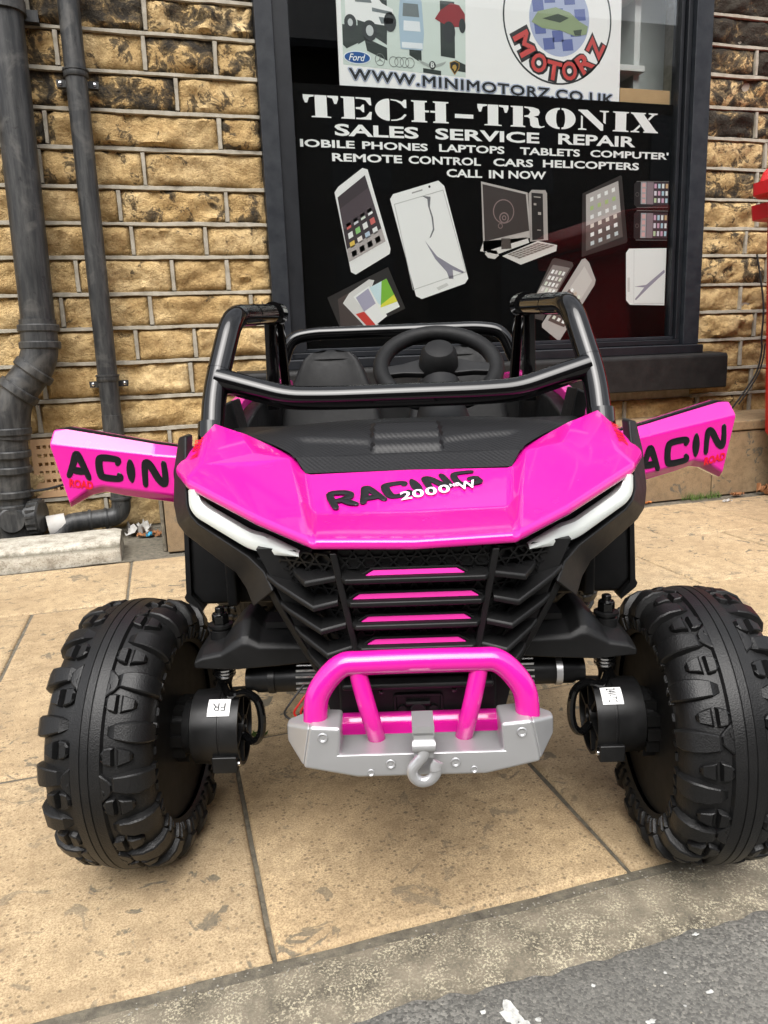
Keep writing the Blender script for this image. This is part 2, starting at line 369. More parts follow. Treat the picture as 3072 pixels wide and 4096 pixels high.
# white paint / grit marks on the road
def blob(cx, cy, r, z, seed, n=22, jag=.45, sx=1, sy=1):
    b = MB(); P = []
    for k in range(n):
        a = 2 * math.pi * k / n; rr = r * (1 + jag * noise.noise((math.cos(a) * 1.6 + seed * 7.1, math.sin(a) * 1.6, seed)) + .3 * jag * noise.noise((math.cos(a) * 6 + seed, math.sin(a) * 6, 3.3)))
        P.append((cx + rr * math.cos(a) * sx, cy + rr * math.sin(a) * sy, z))
    b.add([(cx, cy, z + .0006)] + P, [(0, k + 1, (k + 1) % n + 1) for k in range(n)]); return b
grimy('road_paint', (.56, .56, .53), .85, .95, 160, .5, 300, dust=(.24, .24, .225))
k = 0
for (cx, cy, r, sx, sy) in [(.280, .583, .0105, .95, 1.25), (.285, .567, .0055, 1, 1), (.301, .568, .0024, 1.3, 1), (.253, .593, .0022, 1.5, 1), (.374, .586, .0022, 1, 1), (.447, .536, .0016, 1, 1), (.404, .531, .0034, 1.5, .8), (.454, .577, .0018, 1, 1), (.482, .542, .003, 1.4, .7), (.519, .612, .0028, 1.4, .8)]:
    o = blob(cx, cy, r, .0012, k, sx=sx, sy=sy, jag=.6).build('paint_splash', 'road_paint'); k += 1
    tag(o, None, None); o.parent = bpy.data.objects['road']
b = MB(); random.seed(77)
for i in range(420):
    gx_, gy_ = random.uniform(-.1, .75), random.uniform(.36, .625) if i % 3 else random.gauss(.716, .006); r_ = random.uniform(.0006, .0018); zb = .0008 if gy_ < .6 else -.003
    pts_ = [(gx_ + r_ * math.cos(a_) * random.uniform(.7, 1.3), gy_ + r_ * math.sin(a_) * random.uniform(.7, 1.3), zb) for a_ in (0, 1.3, 2.5, 3.8, 5.1)]
    b.add(pts_ + [(gx_, gy_, zb + r_ * random.uniform(.5, 1.0))], [(k_, (k_ + 1) % 5, 5) for k_ in range(5)])
grimy('grit', (.20, .185, .155), .9, .9, 300, dust=(.42, .40, .34))
o = b.build('grit', 'grit', None, 10); o['kind'] = 'stuff'; o['label'] = 'loose grit scattered over the kerb and road'
# kerb: long concrete edging blocks with butt joints
kerb = structure(empty('kerb'), 'flush weathered grey concrete kerb between paving and road')
xs = [-7.5 + .915 * i for i in range(17)]
for i in range(16):
    b = MB(); nx = 30; rows = [(.56, -.004), (.60, -.0045), (.65, -.004), (.70, -.003), (.7165, -.0055), (.7185, -.02)]
    vs = []
    for a in range(nx + 1):
        xx_ = xs[i] + .001 + (xs[i + 1] - xs[i] - .002) * a / nx
        for j, (yy, zz_) in enumerate(rows):
            vs.append((xx_, yy + (.0022 * noise.noise((xx_ * 22, yy, 2)) if j >= 3 else 0), zz_ + .0012 * noise.noise((xx_ * 9, yy * 9, 4))))
    b.add(vs, [(a * 6 + j, a * 6 + 6 + j, a * 6 + 7 + j, a * 6 + 1 + j) for a in range(nx) for j in range(5)])
    b.build('kerb_block', 'kerb', kerb, 60)
pave = structure(empty('pavement'), 'tan stone-coloured paving slabs of the footway')
m = MB(); m.add([(-9, .70, -.0055), (9, .70, -.0055), (9, 3.05, -.0055), (-9, 3.05, -.0055)], [(0, 1, 2, 3)]); m.build('joint_bed', 'joint_dirt', pave)
def slab(x0, x1, y0, y1, seed):
    random.seed(seed); b = MB(); e = .004; dz = random.uniform(-.0012, .0012)
    def edgepts(p, q, n):
        out = []
        for i in range(n):
            s_ = i / n; px, py = p[0] + (q[0] - p[0]) * s_, p[1] + (q[1] - p[1]) * s_
            j = .0022; out.append((px + j * noise.noise((px * 31, py * 31, seed)), py + j * noise.noise((px * 31, py * 31, seed + 9.5))))
        return out
    c = [(x0, y0), (x1, y0), (x1, y1), (x0, y1)]
    ring = sum((edgepts(c[i], c[(i + 1) % 4], 7) for i in range(4)), [])
    cx, cy = (x0 + x1) / 2, (y0 + y1) / 2
    def ins(p, d):
        return (cx + (p[0] - cx) * (1 - d / abs(x1 - x0) * 2), cy + (p[1] - cy) * (1 - d / abs(y1 - y0) * 2))
    tx, ty = random.uniform(-.002, .002), random.uniform(-.002, .002)
    zt = lambda p: dz + tx * (p[0] - cx) / .45 + ty * (p[1] - cy) / .45
    r0 = [(p[0], p[1], -.03) for p in ring]; r1 = [(p[0], p[1], zt(p) - .004) for p in ring]
    r2 = [(*ins(p, .003), zt(p) - .0012) for p in ring]; r3 = [(*ins(p, .008), zt(p)) for p in ring]
    n = len(ring); b.loft([r0, r1, r2, r3], cap=False); b.add([(cx, cy, dz)] + r3, [(0, i + 1, (i + 1) % n + 1) for i in range(n)])
    return b.build('slab', 'paving', pave, 50)
g = .0034
sd_ = 1
for (y0, y1, off, pitch, xa, xb) in [(.7275, 1.240, .063, .451, -3.2, 4.2), (1.240, 1.672, -.147, .4395, -3.2, 4.2), (1.672, 2.128, .0545, .4395, -3.2, 4.4), (2.128, 2.578, -.143, .438, -3.2, 4.6)]:
    i = math.floor((xa - off) / pitch)
    while off + i * pitch < xb:
        slab(off + i * pitch + g, off + (i + 1) * pitch - g, y0 + g, y1 - g, sd_); sd_ += 1; i += 1
random.seed(5)
# ------------------------------------------------------------------ the stone shop building
shop = tag(empty('shop_building', (0, 3.02, 0)), 'ochre sandstone shop building with raised grey pointing and a big black window', 'building')
WX = 3.02
LOC = Vector((0, 3.02, 0))
def wbuild(b, name, mat, parent, **kw):
    """parts given in world coordinates, hung under the shop empty"""
    b.v = [(x_, y_ - 3.02, z_) for x_, y_, z_ in b.v]
    return b.build(name, mat, parent, **kw)
courses = [.155, .275, .395, .515, .645, .769, .889, 1.016, 1.132, 1.254, 1.382, 1.505, 1.630, 1.758, 1.875, 1.990, 2.11, 2.235, 2.36, 2.48, 2.60, 2.73, 2.86, 2.99]
# measured upright joints (left of the window / right of it), course by course
import bisect
def wpt(u, v):
    d = _r * ((u - 1536) / 3034.86) - _u * ((v - 2048) / 3034.86) + _f
    return d.x * WX / d.y
JL = {(1.758, 1.875): [-.305, .07], (1.63, 1.758): [.30], (1.505, 1.63): [-.42, .155], (1.382, 1.505): [-.29, .295], (1.254, 1.382): [.02],
      (1.132, 1.254): [.30], (1.016, 1.132): [-.045, .215], (.889, 1.016): [-.245, .085, .285], (.769, .889): [.365], (.645, .769): [.145], (.515, .645): [-.40, .12], (.395, .515): [-.16, .35], (.275, .395): [.02], (.155, .275): [-.25, .25]}
JR = {1.99: [2.955], 1.875: [2.70], 1.758: [2.90], 1.63: [2.72], 1.505: [2.93], 1.382: [2.70], 1.254: [2.905], 1.132: [2.68], 1.016: [2.89], .889: [2.75], .769: [2.835], .645: [2.70], .515: [2.63], .395: [2.70]}
WIN = (.443, 2.369)
def joints(x0, x1, known):
    xs_ = sorted(known)
    out = [x0]
    seq = [x for x in xs_ if x0 + .07 < x < x1 - .07]
    cur = seq[0] if seq else None
    if cur is None:
        p_ = x0
        while x1 - p_ > .46: p_ += random.uniform(.20, .42); out.append(p_)
        out.append(x1); return out
    left = []; p_ = seq[0]
    while p_ - x0 > .46: p_ -= random.uniform(.20, .40); left.append(p_)
    out += sorted(left)
    for a, b_ in zip(seq, seq[1:] + [None]):
        out.append(a)
        if b_ and b_ - a > .62: out.append((a + b_) / 2 + random.uniform(-.05, .05))
    p_ = seq[-1]
    while x1 - p_ > .46: p_ += random.uniform(.20, .40); out.append(p_)
    out.append(x1); return out
def stone_mesh(x0, x1, z0, z1, seed, ystart=WX):
    w, h = x1 - x0, z1 - z0; nx = max(6, min(22, int(w / .016))); nz = max(6, int(h / .015)); b = MB(); G = {}
    bul = random.uniform(.017, .033); ry = random.uniform(-.4, .4)
    vs = []
    for j in range(nz + 1):
        for i in range(nx + 1):
            s_, t_ = i / nx, j / nz
            px, pz = x0 + w * s_, z0 + h * t_
            if i in (0, nx): px += .004 * noise.noise((pz * 30, seed, i))
            if j in (0, nz): pz += .003 * noise.noise((px * 24, seed, j))
            ed = min(min(s_, 1 - s_) * w, min(t_, 1 - t_) * h) / .022
            ed = min(1, ed); ed = ed * (2 - ed)
            q = Vector((px * 9 + seed * 3.7, pz * 14, seed * 1.3))
            rock = noise.noise(q) * 1.15 + noise.ridged_multi_fractal(q * 1.9, .9, 2.2, 3, .9, 2.0) * .30 - .32 + noise.noise(q * 3.3) * .65 + abs(noise.noise(q * 1.7 + Vector((5, 3, 1)))) * .9 - .2
            y_ = ystart + .010 - ed * (bul * .55 + bul * .75 * rock + .004 * ry * (t_ - .5))
            vs.append((px, y_, pz))
    fs = [(j * (nx + 1) + i, j * (nx + 1) + i + 1, (j + 1) * (nx + 1) + i + 1, (j + 1) * (nx + 1) + i) for j in range(nz) for i in range(nx)]
    n = len(vs); per = [i for i in range(nx + 1)] + [j * (nx + 1) + nx for j in range(1, nz + 1)] + [nz * (nx + 1) + i for i in range(nx - 1, -1, -1)] + [j * (nx + 1) for j in range(nz - 1, 0, -1)]
    vs += [(vs[i][0], ystart + .03, vs[i][2]) for i in per]; k_ = len(per)
    fs += [(per[(i + 1) % k_], per[i], n + i, n + (i + 1) % k_) for i in range(k_)]
    b.add(vs, fs); return b
wall_m = MB(); GAP = .0066
# mortar backing behind the stones (with the window opening left out)
for (x0, x1, z0, z1) in [(-3.4, WIN[0], 0, 3.1), (WIN[1], 5.4, 0, 3.1), (WIN[0], WIN[1], 0, .592), (WIN[0], WIN[1], 2.47, 3.1)]:
    wall_m.box(x0, x1, WX + .018, WX + .30, z0, z1)
def ribbon(p, q, wd, seed):
    """raised strip of grey pointing from p to q (x,z)"""
    L = math.hypot(q[0] - p[0], q[1] - p[1]); n = max(2, int(L / .035)); horiz = abs(q[0] - p[0]) > abs(q[1] - p[1])
    rings = []
    for i in range(n + 1):
        s_ = i / n; px, pz = p[0] + (q[0] - p[0]) * s_, p[1] + (q[1] - p[1]) * s_
        wv = .0026 * noise.noise((px * 7 + seed, pz * 7, 1)) + .0012 * noise.noise((px * 31, pz * 31, seed)); ww = wd * (1 + .38 * noise.noise((px * 19, pz * 19, seed + 4)))
        dy = .0015 * noise.noise((px * 15, pz * 15, seed + 8))
        a = [(-ww, .019), (-ww, .003), (-ww * .8, -.0005), (ww * .8, .0005), (ww, .004), (ww, .019)]
        rings.append([((px, WX - .004 + y_ + dy, pz + wv + o_) if horiz else (px + wv + o_, WX - .004 + y_ + dy, pz)) for o_, y_ in a])
    wall_m.loft(rings)
stones_in, stones_out = [], []
for ci in range(len(courses)):
    z0 = courses[ci - 1] if ci else 0.02
    z1 = courses[ci]
    spans = []
    if z1 <= .44 or z0 > 2.5: spans = [(-3.4, 5.4)]
    elif z0 < .58 and z1 <= .60: spans = [(-3.4, .30), (2.50, 5.4)] if False else [(-3.4, WIN[0]), (WIN[1], 5.4)]
    else: spans = [(-3.4, WIN[0]), (WIN[1], 5.4)]
    for (xa, xb) in spans:
        if ci: ribbon((xa, z0), (xb, z0), .0071, ci * 3.3 + xa)
        known = JL.get((z0, z1), []) if xa < 0 else []
        if xb > 3: known = known + JR.get(z0, [])
        if xa > 0 or xb > 3 or known or True:
            js = joints(xa, xb, known)
        for a, b_ in zip(js, js[1:]):
            sd_ += 1
            e0 = 0 if a in (xa,) else GAP; e1 = 0 if b_ in (xb,) else GAP
            mm = stone_mesh(a + e0, b_ - e1, z0 + .0064, z1 - .0064, sd_)
            inview = -.95 < (a + b_) / 2 < 3.5 and z0 < 2.25 and (z1 > .3)
            (stones_in if inview else stones_out).append(mm)
            if b_ != xb: ribbon((b_, z0 + .010), (b_, z1 - .010), .0074, sd_ * 1.7)
wall_o = wbuild(wall_m, 'stone_wall', 'mortar', shop, ang=30)
for mm in stones_in: wbuild(mm, 'stone', 'stone', wall_o, ang=70)
rest = MB()
for mm in stones_out: rest.add(mm.v, mm.f)
o = wbuild(rest, 'stonework', 'stone', wall_o, ang=70); o['kind'] = 'stuff'
# terracotta air brick low on the wall
b = MB(); ax0, ax1, az0, az1 = -.472, -.256, .165, .382; fy = WX - .008
cols, rows_ = 9, 6; hx, hz = .013, .013
gx = [ax0 + .026 + i * .0206 for i in range(cols)]; gz = [az0 + .030 + j * .0315 for j in range(rows_)]
xs_ = [ax0] + sum(([q - hx / 2, q + hx / 2] for q in gx), []) + [ax1]; zs_ = [az0] + sum(([q - hz / 2, q + hz / 2] for q in gz), []) + [az1]
vs = [(x_, fy, z_) for z_ in zs_ for x_ in xs_]; nX = len(xs_); fs = []
for j in range(len(zs_) - 1):
    for i in range(nX - 1):
        if i % 2 == 1 and j % 2 == 1:
            q = [j * nX + i, j * nX + i + 1, (j + 1) * nX + i + 1, (j + 1) * nX + i]; base = len(vs)
            vs += [(vs[t_][0], fy + .045, vs[t_][2]) for t_ in q]
            fs += [(q[a], q[(a + 1) % 4], base + (a + 1) % 4, base + a) for a in range(4)]
        else: fs.append((j * nX + i, j * nX + i + 1, (j + 1) * nX + i + 1, (j + 1) * nX + i))
b.add(vs, fs)
for (x0, x1, z0, z1) in [(ax0, ax1, az1 - .0005, az1), (ax0, ax1, az0, az0 + .0005), (ax0, ax0 + .0005, az0, az1), (ax1 - .0005, ax1, az0, az1)]: b.box(x0, x1, fy + .0002, fy + .045, z0, z1)
wbuild(b, 'air_brick', 'terracotta', shop, ang=30, recalc=False)
b = MB().box(ax0 - .004, ax1 + .004, fy + .044, fy + .055, az0 - .004, az1 + .004); wbuild(b, 'air_brick_cavity', 'interior_dark', shop)
# window: outer frame, inner sash frame, sill, pane
GX0, GX1, GZ0, GZ1 = .588, 2.236, .672, 2.42
def ring_frame(x0, x1, z0, z1, wl, wr, wb, wt, y0, y1, name, mat, parent, bevel=.003):
    fr_ = empty(name, (0, 0, 0), 0, parent)
    for nm, bx in (('stile', (x0, x0 + wl, z0 + wb, z1 - wt)), ('stile', (x1 - wr, x1, z0 + wb, z1 - wt)), ('rail', (x0, x1, z0, z0 + wb)), ('rail', (x0, x1, z1 - wt, z1))):
        wbuild(MB().box(bx[0], bx[1], y0, y1, bx[2], bx[3]), nm, mat, fr_, bevel=bevel)
    return fr_
ring_frame(WIN[0], WIN[1], .600, 2.47, .066, .082, .030, .06, 2.990, 3.10, 'window_frame', 'frame_grey', shop)
ring_frame(WIN[0] + .068, WIN[1] - .084, .632, 2.408, .060, .022, .022, .05, 3.013, 3.09, 'window_sash', 'frame_black', shop)
wbuild(MB().box(WIN[0] + .129, GX1 + .028, 3.032, 3.085, .655, .669), 'glazing_bead', 'frame_grey', shop, bevel=.002)
wbuild(MB().box(GX1 + .006, GX1 + .022, 3.030, 3.085, .671, 2.36), 'glazing_bead', 'frame_black', shop, bevel=.002)
b = MB(); b.prism([(2.905, .435), (2.905, .575), (2.912, .588), (3.045, .597), (3.045, .430)], 'x', .29, 2.465)
wbuild(b, 'window_sill', 'sill_black', shop, bevel=.006, seg=3)
wbuild(MB().box(.44, 2.37, 2.955, 3.03, .5905, .6285), 'sill_rail', 'frame_black', shop, bevel=.004)
wbuild(MB().box(GX0 - .02, GX1 + .02, 3.045, 3.050, GZ0 - .01, GZ1), 'window_pane', 'glass', shop)
b = MB(); b.box(.30, 2.52, 2.97, 3.15, 2.475, 2.70); wbuild(b, 'lintel', 'sill_black', shop, bevel=.008)
# dim shop interior behind the upper glass
b = MB()
for bx in [(.45, 2.55, 5.0, 5.05, .3, 2.9), (.40, .45, 3.11, 5.05, .3, 2.9), (2.55, 2.6, 3.11, 5.05, .3, 2.9), (.4, 2.6, 3.11, 5.05, .25, .3), (.4, 2.6, 3.11, 5.05, 2.9, 2.95)]: b.box(*bx)
wbuild(b, 'shop_room', 'interior_dark', shop)
b = MB(); b.box(1.995, 2.50, 3.34, 3.36, 1.45, 2.75); b.box(2.13, 2.16, 3.20, 3.34, 1.45, 2.75)
for z_ in (1.80, 2.10, 2.4): b.box(1.995, 2.16, 3.16, 3.34, z_, z_ + .025)
disp = tag(b.build('display_shelf', 'interior_white', None, 30, bevel=.002), 'white shelving standing inside the shop behind the upper window glass', 'shelf')
tag(MB().box(1.987, 2.232, 3.078, 3.09, 1.60, 1.703).build('cardboard_strip', 'cardboard', None, bevel=.001), 'brown cardboard strip behind the glass beside the white poster', 'cardboard')
# ------------------------------------------------------------------ prints in the window (flat, just behind the glass)
class Print:
    """flat artwork on the plane y = const; each layer 0.4 mm in front of the one before"""
    def __init__(s, root, y): s.root = root; s.y = y; s.k = 0
    def step(s): s.k += 1
    def fn(s): yy = s.y - .0004 * s.k; return lambda x_, z_: (x_ - s.root.location.x, yy - s.root.location.y, z_ - s.root.location.z)
    def poly(s, name, pts, mat, parent=None, mm=True):
        f = s.fn(); b = MB(); b.poly([f(*(q / 1000 if mm else q for q in p)) for p in pts]); return b.build(name, mat, parent or s.root)
    def polys(s, name, lst, mat, parent=None, mm=True):
        f = s.fn(); b = MB()
        for pts in lst: b.poly([f(*(q / 1000 if mm else q for q in p)) for p in pts])
        return b.build(name, mat, parent or s.root)
    def text(s, body, x0, x1, z0, z1, mat, parent=None, name='lettering', **kw):
        return text_to(body, s.fn(), x0 / 1000, x1 / 1000, z0 / 1000, z1 / 1000, **kw).build(name, mat, parent or s.root)
def ell(cx, cz, rx, rz, n=36, a0=0, a1=360): return [(cx + rx * math.cos(rad(a0 + (a1 - a0) * i / n)), cz + rz * math.sin(rad(a0 + (a1 - a0) * i / n))) for i in range(n if a1 - a0 == 360 else n + 1)]
def ann(cx, cz, r, w, n=40, rz=None):
    rz = rz or r; o = []
    for i in range(n):
        a, c_ = rad(360 * i / n), rad(360 * (i + 1) / n)
        o.append([(cx + r * math.cos(a), cz + rz * math.sin(a)), (cx + r * math.cos(c_), cz + rz * math.sin(c_)), (cx + (r - w) * math.cos(c_), cz + (rz - w) * math.sin(c_)), (cx + (r - w) * math.cos(a), cz + (rz - w) * math.sin(a))])
    return o
def quad_at(q, u0, u1, v0, v1):
    """sub-rectangle of a quad TL,TR,BR,BL"""
    TL, TR, BR, BL = [Vector(p) for p in q]
    P = lambda u_, v_: tuple((TL * (1 - u_) + TR * u_) * (1 - v_) + (BL * (1 - u_) + BR * u_) * v_)
    return [P(u0, v0), P(u1, v0), P(u1, v1), P(u0, v1)]

# --- black repair-shop sign panel
SY = 3.066
sign = tag(empty('window_sign', (1.41, SY, .68)), 'black window sign lettered TECH-TRONIX with pictures of phones, tablet and computer', 'sign')
P = Print(sign, SY)
MB().box(GX0 - .018 - 1.41, GX1 + .02 - 1.41, 0, .010, -.012, 1.6445 - .68).build('sign_panel', 'sign_black', sign)
P.step()
def glyphs():
    G = {}
    armL = [(0, 1), (.31, 1), (.31, .93), (.17, .88), (.115, .64), (.05, .64), (0, .84)]
    G['T'] = [[(.33, .07), (.33, 1), (.67, 1), (.67, .07), (.78, .045), (.78, 0), (.22, 0), (.22, .045)], armL, [(1 - x_, z_) for x_, z_ in armL]]
    G['E'] = [[(0, 0), (0, .05), (.09, .08), (.09, .92), (0, .95), (0, 1), (.44, 1), (.44, 0)], [(.48, 1), (.97, 1), (.99, .66), (.93, .66), (.80, .88), (.62, .93), (.48, .93)], [(.48, .545), (.62, .56), (.70, .68), (.75, .68), (.75, .33), (.70, .33), (.62, .45), (.48, .465)], [(.48, 0), (.97, 0), (1, .36), (.93, .36), (.80, .13), (.62, .07), (.48, .07)]]
    cl = [(.46 + .46 * math.cos(rad(a)) * 1.0, .5 + .51 * math.sin(rad(a))) for a in range(92, 269, 11)]
    G['C'] = [cl + [(.46, .05), (.46, .95)], [(.50, 1.0), (.70, .97), (.86, .90), (.93, 1.0), (1, 1), (1, .62), (.93, .62), (.82, .80), (.68, .91), (.50, .95)], [(.50, 0), (.70, .02), (.88, .10), (1, .30), (.94, .34), (.82, .17), (.68, .08), (.50, .05)]]
    hl = [(0, 0), (0, .055), (.07, .08), (.07, .92), (0, .945), (0, 1), (.42, 1), (.42, .945), (.36, .92), (.36, .56), (.47, .56), (.47, .47), (.36, .47), (.36, .08), (.42, .055), (.42, 0)]
    G['H'] = [hl, [(1 - x_, z_) for x_, z_ in hl if not (.43 < x_)]]
    G['H'][1] = [(1, 0), (1, .055), (.93, .08), (.93, .92), (1, .945), (1, 1), (.58, 1), (.58, .945), (.64, .92), (.64, .56), (.51, .56), (.51, .47), (.64, .47), (.64, .08), (.58, .055), (.58, 0)]
    G['-'] = [[(0, .28), (1, .28), (1, .47), (0, .47)]]
    G['R'] = [[(0, 0), (0, .05), (.07, .08), (.07, .92), (0, .95), (0, 1), (.36, 1), (.36, .08), (.43, .05), (.43, 0)], [(.40, 1), (.66, .98), (.82, .90), (.86, .75), (.82, .60), (.68, .53), (.80, .46), (.84, .12), (.90, .06), (1, .10), (1, .05), (.86, -.02), (.66, .0), (.58, .10), (.56, .42), (.50, .49), (.40, .50), (.40, .56), (.52, .60), (.58, .75), (.52, .90), (.40, .94)]]
    G['O'] = [[(.47 + .47 * math.cos(rad(a)), .5 + .52 * math.sin(rad(a))) for a in range(90, 271, 12)] + [(.47, .06), (.40, .10), (.36, .30), (.35, .5), (.36, .70), (.40, .90), (.47, .94)]]
    G['O'].append([(1 - x_, z_) for x_, z_ in G['O'][0]])
    G['N'] = [[(0, 0), (0, .05), (.09, .09), (.09, .72), (.15, .66), (.15, .09), (.27, .05), (.27, 0)], [(0, 1), (.30, 1), (.82, .30), (.82, .0), (.74, 0), (.06, .90), (0, .94)], [(.70, 1), (.70, .95), (.82, .91), (.82, .42), (.90, .34), (.90, .91), (1, .95), (1, 1)]]
    G['I'] = [[(0, 0), (0, .05), (.16, .08), (.16, .92), (0, .95), (0, 1), (1, 1), (1, .95), (.84, .92), (.84, .08), (1, .05), (1, 0)]]
    G['X'] = [[(0, 1), (0, .95), (.08, .90), (.52, .08), (.46, .04), (.46, 0), (1, 0), (1, .05), (.93, .10), (.47, .92), (.54, .96), (.54, 1)], [(.64, 1), (.64, .95), (.76, .91), (.62, .70), (.66, .62), (.86, .91), (.97, .95), (.97, 1)], [(0, 0), (0, .05), (.10, .09), (.32, .40), (.36, .32), (.20, .09), (.32, .05), (.32, 0)]]
    return G
GL = glyphs()
for ch, a, c_ in zip('TECH-TRONIX', (618, 764, 899, 1047, 1230, 1327, 1473, 1630, 1782, 1947, 2034), (754, 886, 1027, 1203, 1309, 1463, 1626, 1770, 1927, 2024, 2170)):
    P.polys('letter', [[(a + x_ * (c_ - a), 1528 + z_ * 78) for x_, z_ in pl] for pl in GL[ch]], 'print_white')
for body, x0, x1, z0, z1 in [('SALES', 735, 1075, 1466, 1509), ('SERVICE', 1145, 1603, 1467, 1509), ('REPAIR', 1690, 2060, 1468, 1510),
                             ('IOBILE', 598, 812, 1422, 1450), ('PHONES', 842, 1112, 1422, 1450), ('LAPTOPS', 1160, 1445, 1422, 1451), ('TABLETS', 1515, 1793, 1422, 1451), ("COMPUTER'", 1842, 2228, 1423, 1452),
                             ('REMOTE', 720, 1003, 1374, 1404), ('CONTROL', 1030, 1340, 1374, 1404), ('CARS', 1395, 1575, 1375, 1405), ('HELICOPTERS', 1620, 2081, 1376, 1406),
                             ('CALL', 1190, 1345, 1328, 1359), ('IN', 1375, 1440, 1328, 1359), ('NOW', 1463, 1635, 1329, 1360)]:
    P.text(body, x0, x1, z0, z1, 'print_white', offset=.028)
A_ = {'phone1': [(723, 1261), (739, 1282), (839, 1353), (860, 1348), (943, 1052), (939, 1033), (794, 954), (775, 964)], 'phone1s': [(734, 1243), (848, 1327), (923, 1081), (769, 1002)],
 'phone2': [(948, 1240), (961, 1259), (1154, 1314), (1179, 1294), (1278, 934), (1263, 914), (1071, 855), (1046, 867)], 'phone2s': [(964, 1222), (1174, 1280), (1270, 960), (1033, 890)],
 'crackA': [(1082, 1255), (1119, 1252), (1115, 1211), (1128, 1174), (1132, 1126), (1117, 1097), (1090, 1084), (1110, 1094), (1126, 1129), (1121, 1174), (1107, 1218), (1105, 1243)],
 'crackB': [(1090, 1084), (1141, 1023), (1205, 987), (1258, 962), (1256, 954), (1209, 970), (1212, 934), (1193, 934), (1183, 961), (1133, 1013)], 'home2': [(1136, 899), (1182, 918), (1190, 908), (1145, 888)],
 'tab': [(673, 867), (930, 982), (998, 819), (826, 748), (719, 751)], 'cardA': [(736, 844), (763, 882), (848, 935), (870, 931), (823, 829), (889, 746), (826, 748)], 'cardB': [(780, 868), (847, 909), (919, 791), (869, 756)],
 'cardBs': [(790, 865), (843, 900), (872, 841), (822, 810)], 'tabs': [(848, 903), (921, 937), (974, 826), (898, 792)], 'tabg': [(900, 927), (921, 937), (951, 875), (893, 834)], 'tabb': [(848, 903), (900, 927), (893, 834), (882, 841)],
 'taby': [(951, 875), (964, 847), (892, 824), (893, 834)], 'red': [(787, 801), (822, 810), (869, 756), (854, 747), (837, 747)], 'mon': [(1340, 1315), (1550, 1276), (1566, 1098), (1348, 1039)], 'mons': [(1346, 1305), (1542, 1269), (1558, 1125), (1354, 1082)],
 'tower': [(1554, 1272), (1569, 1287), (1632, 1287), (1640, 1274), (1646, 1088), (1562, 1081)], 'towerf': [(1567, 1276), (1620, 1273), (1626, 1091), (1572, 1087)], 'kb': [(1433, 1023), (1598, 1084), (1690, 1067), (1686, 1043), (1519, 988)],
 'kbk': [(1456, 1030), (1598, 1077), (1678, 1065), (1511, 1012)], 'stand': [(1429, 1094), (1470, 1094), (1476, 1053), (1429, 1050)], 'desk': [(1349, 1083), (1550, 1098), (1558, 1077), (1410, 1030), (1333, 1043)], 'mouse': [(1354, 1032), (1369, 1049), (1407, 1045), (1418, 1026), (1399, 1011), (1369, 1016)],
 'ipad': [(1808, 1277), (1992, 1354), (1998, 1349), (2034, 1085), (2028, 1077), (1809, 1018)], 'ipads': [(1825, 1272), (1980, 1331), (2010, 1103), (1830, 1043)],
 'ph3': [(2060, 1320), (2072, 1331), (2236, 1334), (2236, 1227), (2076, 1225), (2063, 1236)], 'ph3s': [(2093, 1329), (2236, 1332), (2236, 1237), (2095, 1239)], 'ph4': [(2063, 1198), (2077, 1212), (2236, 1211), (2236, 1088), (2077, 1089), (2065, 1099)], 'ph4s': [(2098, 1202), (2236, 1202), (2236, 1097), (2098, 1098)],
 'ph5': [(2029, 1035), (2044, 1053), (2236, 1055), (2236, 807), (2057, 813), (2036, 833)], 'ph5s': [(2068, 1046), (2232, 1048), (2232, 815), (2075, 818)], 'ph5c': [(2076, 891), (2137, 898), (2228, 963), (2232, 951), (2155, 890), (2087, 833), (2080, 836), (2128, 887)],
 'pha': [(1667, 1008), (1679, 1015), (1764, 997), (1770, 983), (1676, 847), (1624, 755), (1559, 771), (1547, 786)], 'phas': [(1671, 987), (1753, 973), (1640, 798), (1559, 814)],
 'phb': [(1810, 1008), (1826, 1013), (1847, 994), (1880, 922), (1875, 901), (1709, 670), (1695, 671), (1620, 727), (1620, 741)], 'phbs': [(1823, 980), (1863, 919), (1727, 724), (1649, 755)]}
def icons(P, q, cols, rows, par, palette, fill=.62, u=(0.08, .92), v=(.08, .92), skip=()):
    P.step(); n = 0
    for r_ in range(rows):
        for c_ in range(cols):
            n += 1
            if n in skip: continue
            du, dv = (u[1] - u[0]) / cols, (v[1] - v[0]) / rows
            P.poly('icon', quad_at(q, u[0] + du * (c_ + .5 - fill / 2), u[0] + du * (c_ + .5 + fill / 2), v[0] + dv * (r_ + .5 - fill / 2), v[0] + dv * (r_ + .5 + fill / 2)), ink(palette[(n * 7 + r_) % len(palette)]), par)
    P.k -= 1
PAL = ['#e8e8e6', '#dfe7dc', '#f0e6e2', '#8fca7a', '#d8d8de', '#e6c25a', '#ececec', '#d26b66', '#f4f4f4', '#b7c7d8']
k0 = P.k
def pic(name, outline, col): return P.poly(name, A_[outline], ink(col))
o = pic('phone_picture', 'phone1', '#ecebea'); P.step(); P.poly('screen', A_['phone1s'], ink('#3a3035'), o)
P.step(); P.poly('glare', quad_at(A_['phone1s'], .0, 1, .18, .5), ink('#4c4147'), o); P.poly('dock', quad_at(A_['phone1s'], .0, 1, .80, 1), ink('#b0a8a6'), o); P.k -= 1
icons(P, A_['phone1s'], 4, 4, o, PAL, .6, (.06, .94), (.42, .99)); P.k = k0
o = pic('phone_picture', 'phone2', '#efefee'); P.step()
sc_ = A_['phone2s']; P.polys('screen_edge', [quad_at(sc_, 0, 1, 0, .008), quad_at(sc_, 0, 1, .992, 1), quad_at(sc_, 0, .012, 0, 1), quad_at(sc_, .988, 1, 0, 1)], ink('#b9bab8'), o)
